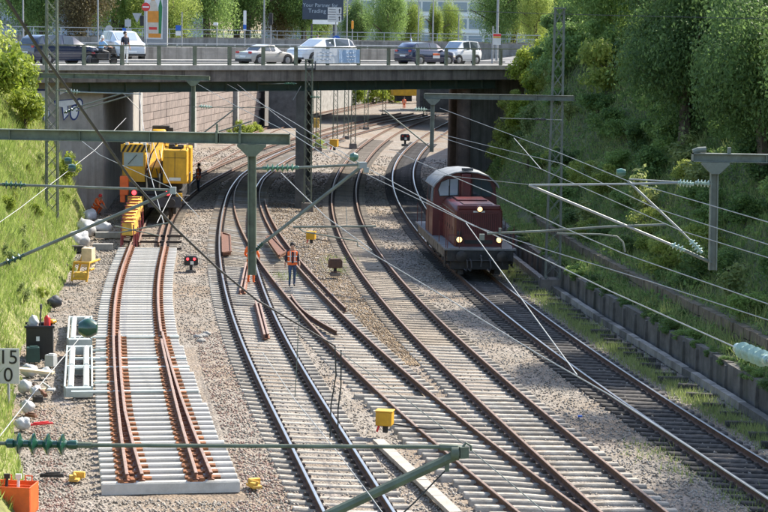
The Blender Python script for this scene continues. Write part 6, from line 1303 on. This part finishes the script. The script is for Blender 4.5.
# kilometre sign on the bank
ks = thing('hectometre_sign', 'white track distance sign reading 15 over 0 at the left edge', 'sign', atY(5, 384, 52)); kz = atY(8.0, 366, 52)
b = W_(ks); b.box((kz.x, 52, kz.z), (.60, .03, .94), rz=0); b.build('board', M_signwhite, ks, bevel=.004)
b = W_(ks); b.tube([(kz.x, 52.06, kz.z + .4), (kz.x, 52.06, kz.z - 1.6)], .04); b.build('post', M_grey, ks)
def text(root, s, pos, size, m, name='lettering', rot=(R(90), 0, 0), align='CENTER', ext=.003):
    c = bpy.data.curves.new('t', 'FONT'); c.body = s; c.size = size; c.align_x = align; c.align_y = 'CENTER'; c.extrude = ext; t = bpy.data.objects.new('t', c); COL.objects.link(t)
    me = bpy.data.meshes.new_from_object(t.evaluated_get(bpy.context.evaluated_depsgraph_get())); bpy.data.objects.remove(t); me.materials.clear(); me.materials.append(m)
    o = link(name, me, root); o.location = Vector(pos) - Vector(root.location); o.rotation_euler = rot; return o
text(ks, '15', (kz.x + .01, 51.975, kz.z + .22), .53, M_black); text(ks, '0', (kz.x + .01, 51.975, kz.z - .25), .53, M_black)
# orange crate with tools, bottom left corner
cr_ = thing('orange_crate', 'open orange steel crate with tools in the bottom left corner', 'crate', at(14, 512, -.1), R(-6))
b = MB()
for (c_, d_) in (((0, -.32, .3), (.86, .03, .6)), ((0, .32, .3), (.86, .03, .6)), ((-.42, 0, .3), (.03, .61, .6)), ((.42, 0, .3), (.03, .61, .6)), ((0, 0, .04), (.8, .6, .04)), ((0, 0, .36), (.8, .02, .44))): b.box(c_, d_)
b.build('tub', M_orange, cr_, bevel=.008); b = MB()
for x in (-.22, .22): b.tube([(x - .07, .33, .58), (x - .07, .33, .7), (x + .07, .33, .7), (x + .07, .33, .58)], .016, n=6)
b.build('handle', M_orange, cr_); b = MB(); b.bar((-.5, -.32, .6), (-.7, -.1, 1.15), .8, .03, up=(1, 0, 0)); b.build('open_lid', M_orange, cr_)
for (x, m, lb) in ((-.16, M_black, 'black-handled tool standing in the orange crate'), (.08, M_white, 'white-handled tool standing in the orange crate')): b = MB(); b.tube([(0, 0, 0), (.02, .1, .62)], .03, n=8); b.box((.02, .1, .66), (.12, .05, .1)); o = b.build('hand_tool', m); o.location = Vector(cr_.location) + Vector((x, -.12, .1)); tag(o, lb, 'tool')
# yellow track machine and plastic sheeting near the crane
ym = thing('hand_tamper', 'yellow tube-framed track machine with a timber block left of the panel end', 'track machine', at(79, 284, -.1), R(-10))
for i, pts in enumerate((((-.3, 0, .1), (-.3, .3, .8), (-.3, 1.6, .8)), ((.3, 0, .1), (.3, .3, .8), (.3, 1.6, .8)), ((-.3, .3, .8), (.3, .3, .8)), ((-.3, .05, .2), (.3, .05, .2)), ((0, .3, .4), (0, 1.8, .4)), ((-.5, 1.2, .1), (-.2, 1.2, 1.2)))): b = MB(); b.tube(pts, .05, n=8); b.build('tube_frame', M_yellow, ym, smooth=True)
b = MB(); b.box((.05, 1.0, .95), (.42, .5, .75)); b.build('timber_block', M_timber, ym, bevel=.02); b = MB(); b.box((0, .3, .3), (.5, .4, .3)); b.build('motor', M_yellow2, ym, bevel=.05)
for i, (px, py, s, z, lb) in enumerate(((76, 242, (.55, .7, .4), .3, 'lower heap of white plastic sheeting at the bank foot'), (86, 232, (.5, .9, .42), .4, 'middle heap of white plastic sheeting at the bank foot'), (90, 222, (.32, .9, .35), .6, 'white plastic roll sticking up behind the sheeting'), (101, 231, (.6, .5, .35), .3, 'right heap of white plastic sheeting near the lifting beam'))): lump('plastic_sheeting', lb, 'plastic sheet', at(px, py, 0) + Vector((0, 0, z * .5)), s, M_bag, 40 + i)
for i, (px, py, L_, lb) in enumerate(((109, 238, 1.3, 'grey concrete block beside the lifting beam'), (103, 250, .9, 'bluish steel plate on the ballast before the lifting beam'), (70, 252, 1.2, 'flat timber board at the bank foot behind the yellow machine'))): b = MB(); b.box((0, 0, .15), (L_, .4, .28)); o = b.build('block', M_conc_light if i < 2 else M_wood2, bevel=.02); o.location = at(px, py, -.1); o.rotation_euler = (0, 0, R(8)); tag(o, lb, 'block')
for i, (px, py) in enumerate(((198, 337), (203, 336), (207, 334), (201, 341))): lump('rubble_stone', 'pale broken stone in the small rubble heap right of the panel', 'stone', at(px, py, -.1), (.16, .12, .08), M_conc_light, 60 + i, 'rubble heap right of the panel')
b = MB(); b.box((0, 0, .02), (.12, .1, .04)); o = b.build('blue_scrap', M_blue); o.location = at(580, 417, -.55); tag(o, 'tiny blue scrap on the ballast beside the shaded track', 'scrap')

# ------------------------------------------------------------------ street furniture behind the railing
def pole(label, px, py0, py1, Y, r=.06, m=M_greypole, name='street_pole', cat='pole'):
    a = atY(px, py0, Y); zb_ = ZD; b = MB(); b.tube([(0, 0, 0), (0, 0, a.z - zb_)], [r, r * .7], n=8); t = thing(name, label, cat, (a.x, Y, zb_)); b.build('post', m, t, smooth=True); return t, a.z - zb_
t, hh = pole('no entry sign with black signal head on its pole beside the advertising pillar', 146, 2, 60, 146, name='no_entry_sign', cat='sign')
b = MB(); b.lathe([(.31, -.015), (.31, .015)], c=(0, -.08, hh - .35), axis='Y', n=28); b.build('red_disc', M_red, t); b = MB(); b.box((0, -.10, hh - .35), (.46, .012, .10)); b.build('white_bar', M_white, t); b = MB(); b.box((-.28, 0, hh - 1.35), (.28, .25, .75)); b.build('signal_head', M_black, t, bevel=.03)
b = MB(); b.add([(-1.0, .03, hh - .8), (-.3, .03, hh - .8), (-.65, .03, hh - 1.5), (-1.0, .06, hh - .8), (-.3, .06, hh - .8), (-.65, .06, hh - 1.5)], [(0, 1, 2), (5, 4, 3), (0, 3, 4, 1), (1, 4, 5, 2), (2, 5, 3, 0)]); b.build('give_way_back', M_grey, t)
ap = thing('advertising_pillar', 'tall advertising pillar showing an orange-labelled bottle behind the railing', 'advertising pillar', (atY(156, 40, 152).x, 152, ZD))
b = MB(); b.box((0, 0, 3.2), (1.75, .5, 6.4)); b.build('casing', M_greypole, ap, bevel=.03); b = MB(); b.box((-.15, -.26, 3.7), (1.36, .02, 5.0)); ps = b.build('poster', M_poster, ap)
def flat(pts, m, name, y, parent): b = MB(); b.add([(x, y, z) for x, z in pts], [tuple(range(len(pts)))]); return b.build(name, m, parent)
flat([(-.62, 1.6), (-.62, 3.2), (-.5, 3.8), (-.34, 4.1), (-.32, 4.9), (-.08, 4.9), (-.06, 4.1), (.1, 3.8), (.22, 3.2), (.22, 1.6)], M_bottle, 'bottle', -.275, ap); flat([(-.62, 2.45), (.22, 2.45), (.22, 3.3), (-.62, 3.3)], M_botorange, 'bottle_label', -.28, ap); flat([(-.33, 4.1), (-.07, 4.1), (-.09, 4.8), (-.31, 4.8)], M_botorange, 'bottle_neck_label', -.28, ap); flat([(.2, 1.6), (.42, 1.6), (.5, 3.6), (.36, 4.3), (.2, 3.6)], M_leafgreen, 'green_bottle', -.272, ap); flat([(-.55, 1.3), (.4, 1.3), (.4, 1.62), (-.55, 1.62)], M_botorange, 'poster_strip', -.279, ap); flat([(-.5, 1.9), (.1, 1.9), (.1, 2.1), (-.5, 2.1)], M_red, 'red_lettering', -.281, ap)
for (px, py0, Y, lb) in ((98, -20, 150, 'tall grey lamp pole behind the scooter rider'), (23, -20, 150, 'tall lamp pole above the dark blue car'), (264.5, -15, 165, 'tall lamp pole behind the beige roadster'), (434, -25, 190, 'tall pole between the hatchback and the city car'), (347.5, -10, 200, 'left one of two tall poles beside the billboard'), (419, -5, 215, 'slim lamp pole left of the slim tree'), (459, 14, 215, 'short lamp pole behind the city car')): pole(lb, px, py0, 60, Y, .075)
t, hh = pole('pole with blue and white parking plates behind the railing', 182, 12, 60, 160, name='street_sign', cat='sign'); b = MB(); b.box((-.28, -.06, hh - 1.25), (.42, .03, .42)); b.build('blue_plate', M_blue, t); b = MB(); b.box((-.28, -.06, hh - 1.68), (.42, .03, .36)); b.build('white_plate', M_white, t)
t, hh = pole('short pole with a white camera head behind the railing', 217, 24, 60, 160, name='camera_pole', cat='pole'); b = MB(); b.box((-.1, 0, hh), (.36, .3, .24)); b.build('head', M_white, t, bevel=.04)
t, hh = pole('white and blue street flag hanging left of the roadster', 245, 10, 60, 175, name='street_flag', cat='flag'); b = MB(); b.box((0, -.06, hh - .9), (.26, .02, 1.7)); fl = b.build('flag', M_white, t); b = MB(); b.box((0, -.075, hh - 1.45), (.26, .012, .4)); b.build('blue_field', M_blue, fl)
t, hh = pole('traffic light on a pole above the beige roadster', 271, 14, 60, 165, name='traffic_light', cat='traffic light'); b = MB(); b.box((0, -.1, hh - .4), (.32, .28, .95)); b.build('signal_head', M_black, t, bevel=.03)
t, hh = pole('round mirror-like sign on a thin pole behind the parked van', 109, 27, 60, 165, name='round_sign', cat='sign'); b = MB(); b.lathe([(.3, -.02), (.3, .02)], c=(0, -.06, hh - .15), axis='Y', n=24); b.build('disc', M_grey, t)
t, hh = pole('pole with grey plates behind the pedestrian', 128, 18, 60, 165, name='street_sign', cat='sign'); b = MB(); b.box((0, -.06, hh - .4), (.5, .03, .6)); b.box((0, -.06, hh - 1.1), (.6, .03, .5)); b.build('plate', M_grey, t); b = MB(); b.box((-.3, -.08, hh - 1.0), (.3, .03, .4)); b.build('blue_plate', M_blue, t)
t, hh = pole('white direction sign with two panels and black arrows before the billboard', 336, 8, 60, 180, name='direction_sign', cat='sign')
for k, z in ((0, hh - .25), (1, hh - .92)):
    b = MB(); b.box((-.12, -.08, z), (1.22, .04, .62)); pn = b.build('panel', M_signwhite, t, bevel=.01); b = MB(); b.add([(.28, -.11, z - .2), (.36, -.11, z - .2), (.36, -.11, z + .05), (.42, -.11, z + .05), (.32, -.11, z + .22), (.22, -.11, z + .05), (.28, -.11, z + .05)], [tuple(range(7))]); b.build('arrow', M_black, pn)
    for zz, L_ in ((.12, .6), (-.1, .7)): b = MB(); b.box((-.32, -.105, z + zz), (L_, .01, .07)); b.build('lettering', M_greytext, pn)
t, hh = pole('round blue keep-right sign behind the banner', 336.5, 38, 60, 150, name='keep_right_sign', cat='sign', r=.04); b = MB(); b.lathe([(.3, -.015), (.3, .015)], c=(0, -.06, hh - .1), axis='Y', n=26); b.build('disc', M_blue, t); b = MB(); b.bar((-.13, -.09, hh + .03), (.13, -.09, hh - .23), .09, .012, up=(0, 1, 0)); b.build('arrow', M_white, t)
t, hh = pole('small orange signal lamp on a pole right of the billboard', 352.5, 20, 60, 190, name='signal_pole', cat='signal'); b = MB(); b.box((0, -.1, hh - .45), (.2, .2, .75)); b.build('lamp', M_orangelamp, t, bevel=.03)
t, hh = pole('white notice with a red and yellow band at the right end of the bridge', 493, 26, 62, 141, name='notice_sign', cat='sign'); b = MB(); b.box((.30, -.08, hh - .9), (.55, .03, .8)); pn = b.build('board', M_signwhite, t); b = MB(); b.box((.30, -.10, hh - .62), (.55, .012, .16)); b.build('red_band', M_red, pn); b = MB(); b.box((.30, -.10, hh - .77), (.55, .012, .10)); b.build('yellow_band', M_yellow, pn)
pole('thick grey pole behind the notice at the right end of the bridge', 498.5, -20, 62, 144, .10)
# billboard on legs
bb = thing('billboard', 'large dark blue billboard with pale script lettering behind the bridge', 'billboard', (atY(323, 10, 236).x, 236, ZD)); z0, z1 = atY(323, 19.5, 236).z - ZD, atY(323, -16, 236).z - ZD; wx = atY(344, 5, 236).x - atY(303, 5, 236).x
b = MB(); b.box((0, 0, (z0 + z1) / 2), (wx, .4, z1 - z0)); b.build('panel', M_bill, bb); b = MB(); b.box((.3, -.1, z0 - .28), (wx * .62, .5, .5)); b.build('ledge', M_white, bb)
for x in (-1.3, 1.3): b = MB(); b.box((x, .1, (z0 - .5) / 2), (.22, .2, z0 - .5)); b.build('leg', M_dgrey, bb)
for (s, x, zt, sz) in (('Your Partner for', -.3, .40, .60), ('Trading Tools', .2, .24, .68), ('Beverages', .35, .72, .42)):
    if s == 'Beverages': continue
    o = text(bb, s, Vector(bb.location) + Vector((x, -.22, z0 + (z1 - z0) * zt)), sz, M_billtext)
# far yellow work train under the bridge
wt = thing('work_train', 'distant yellow track machine with red roof edge beyond the far tracks', 'track machine', at(410, 104, -.4), R(8))
for (c_, d_, m, nm) in (((0, 0, 1.9), (5.2, 2.4, 1.4), M_yellow, 'body'), ((0, 0, 2.75), (5.6, 2.5, .3), M_red, 'roof'), ((1.9, -.2, 2.3), (1.3, 2.2, 1.6), M_yellow, 'cabin'), ((-1.0, 0, .8), (2.2, 2.0, .8), M_black, 'bogie'), ((1.8, 0, .8), (1.6, 2.0, .8), M_black, 'bogie'), ((1.9, -1.32, 2.5), (1.0, .03, .6), M_glass, 'window')): b = MB(); b.box(c_, d_); b.build(nm, m, wt, bevel=.03)
p = at(404, 110, -.4); person('distant worker in orange beside the far yellow machine', (p.x, p.y, -.5), 0, cols={'shirt': M_vest, 'trousers': M_vest}, vest=M_vest)
print('P7 ok')
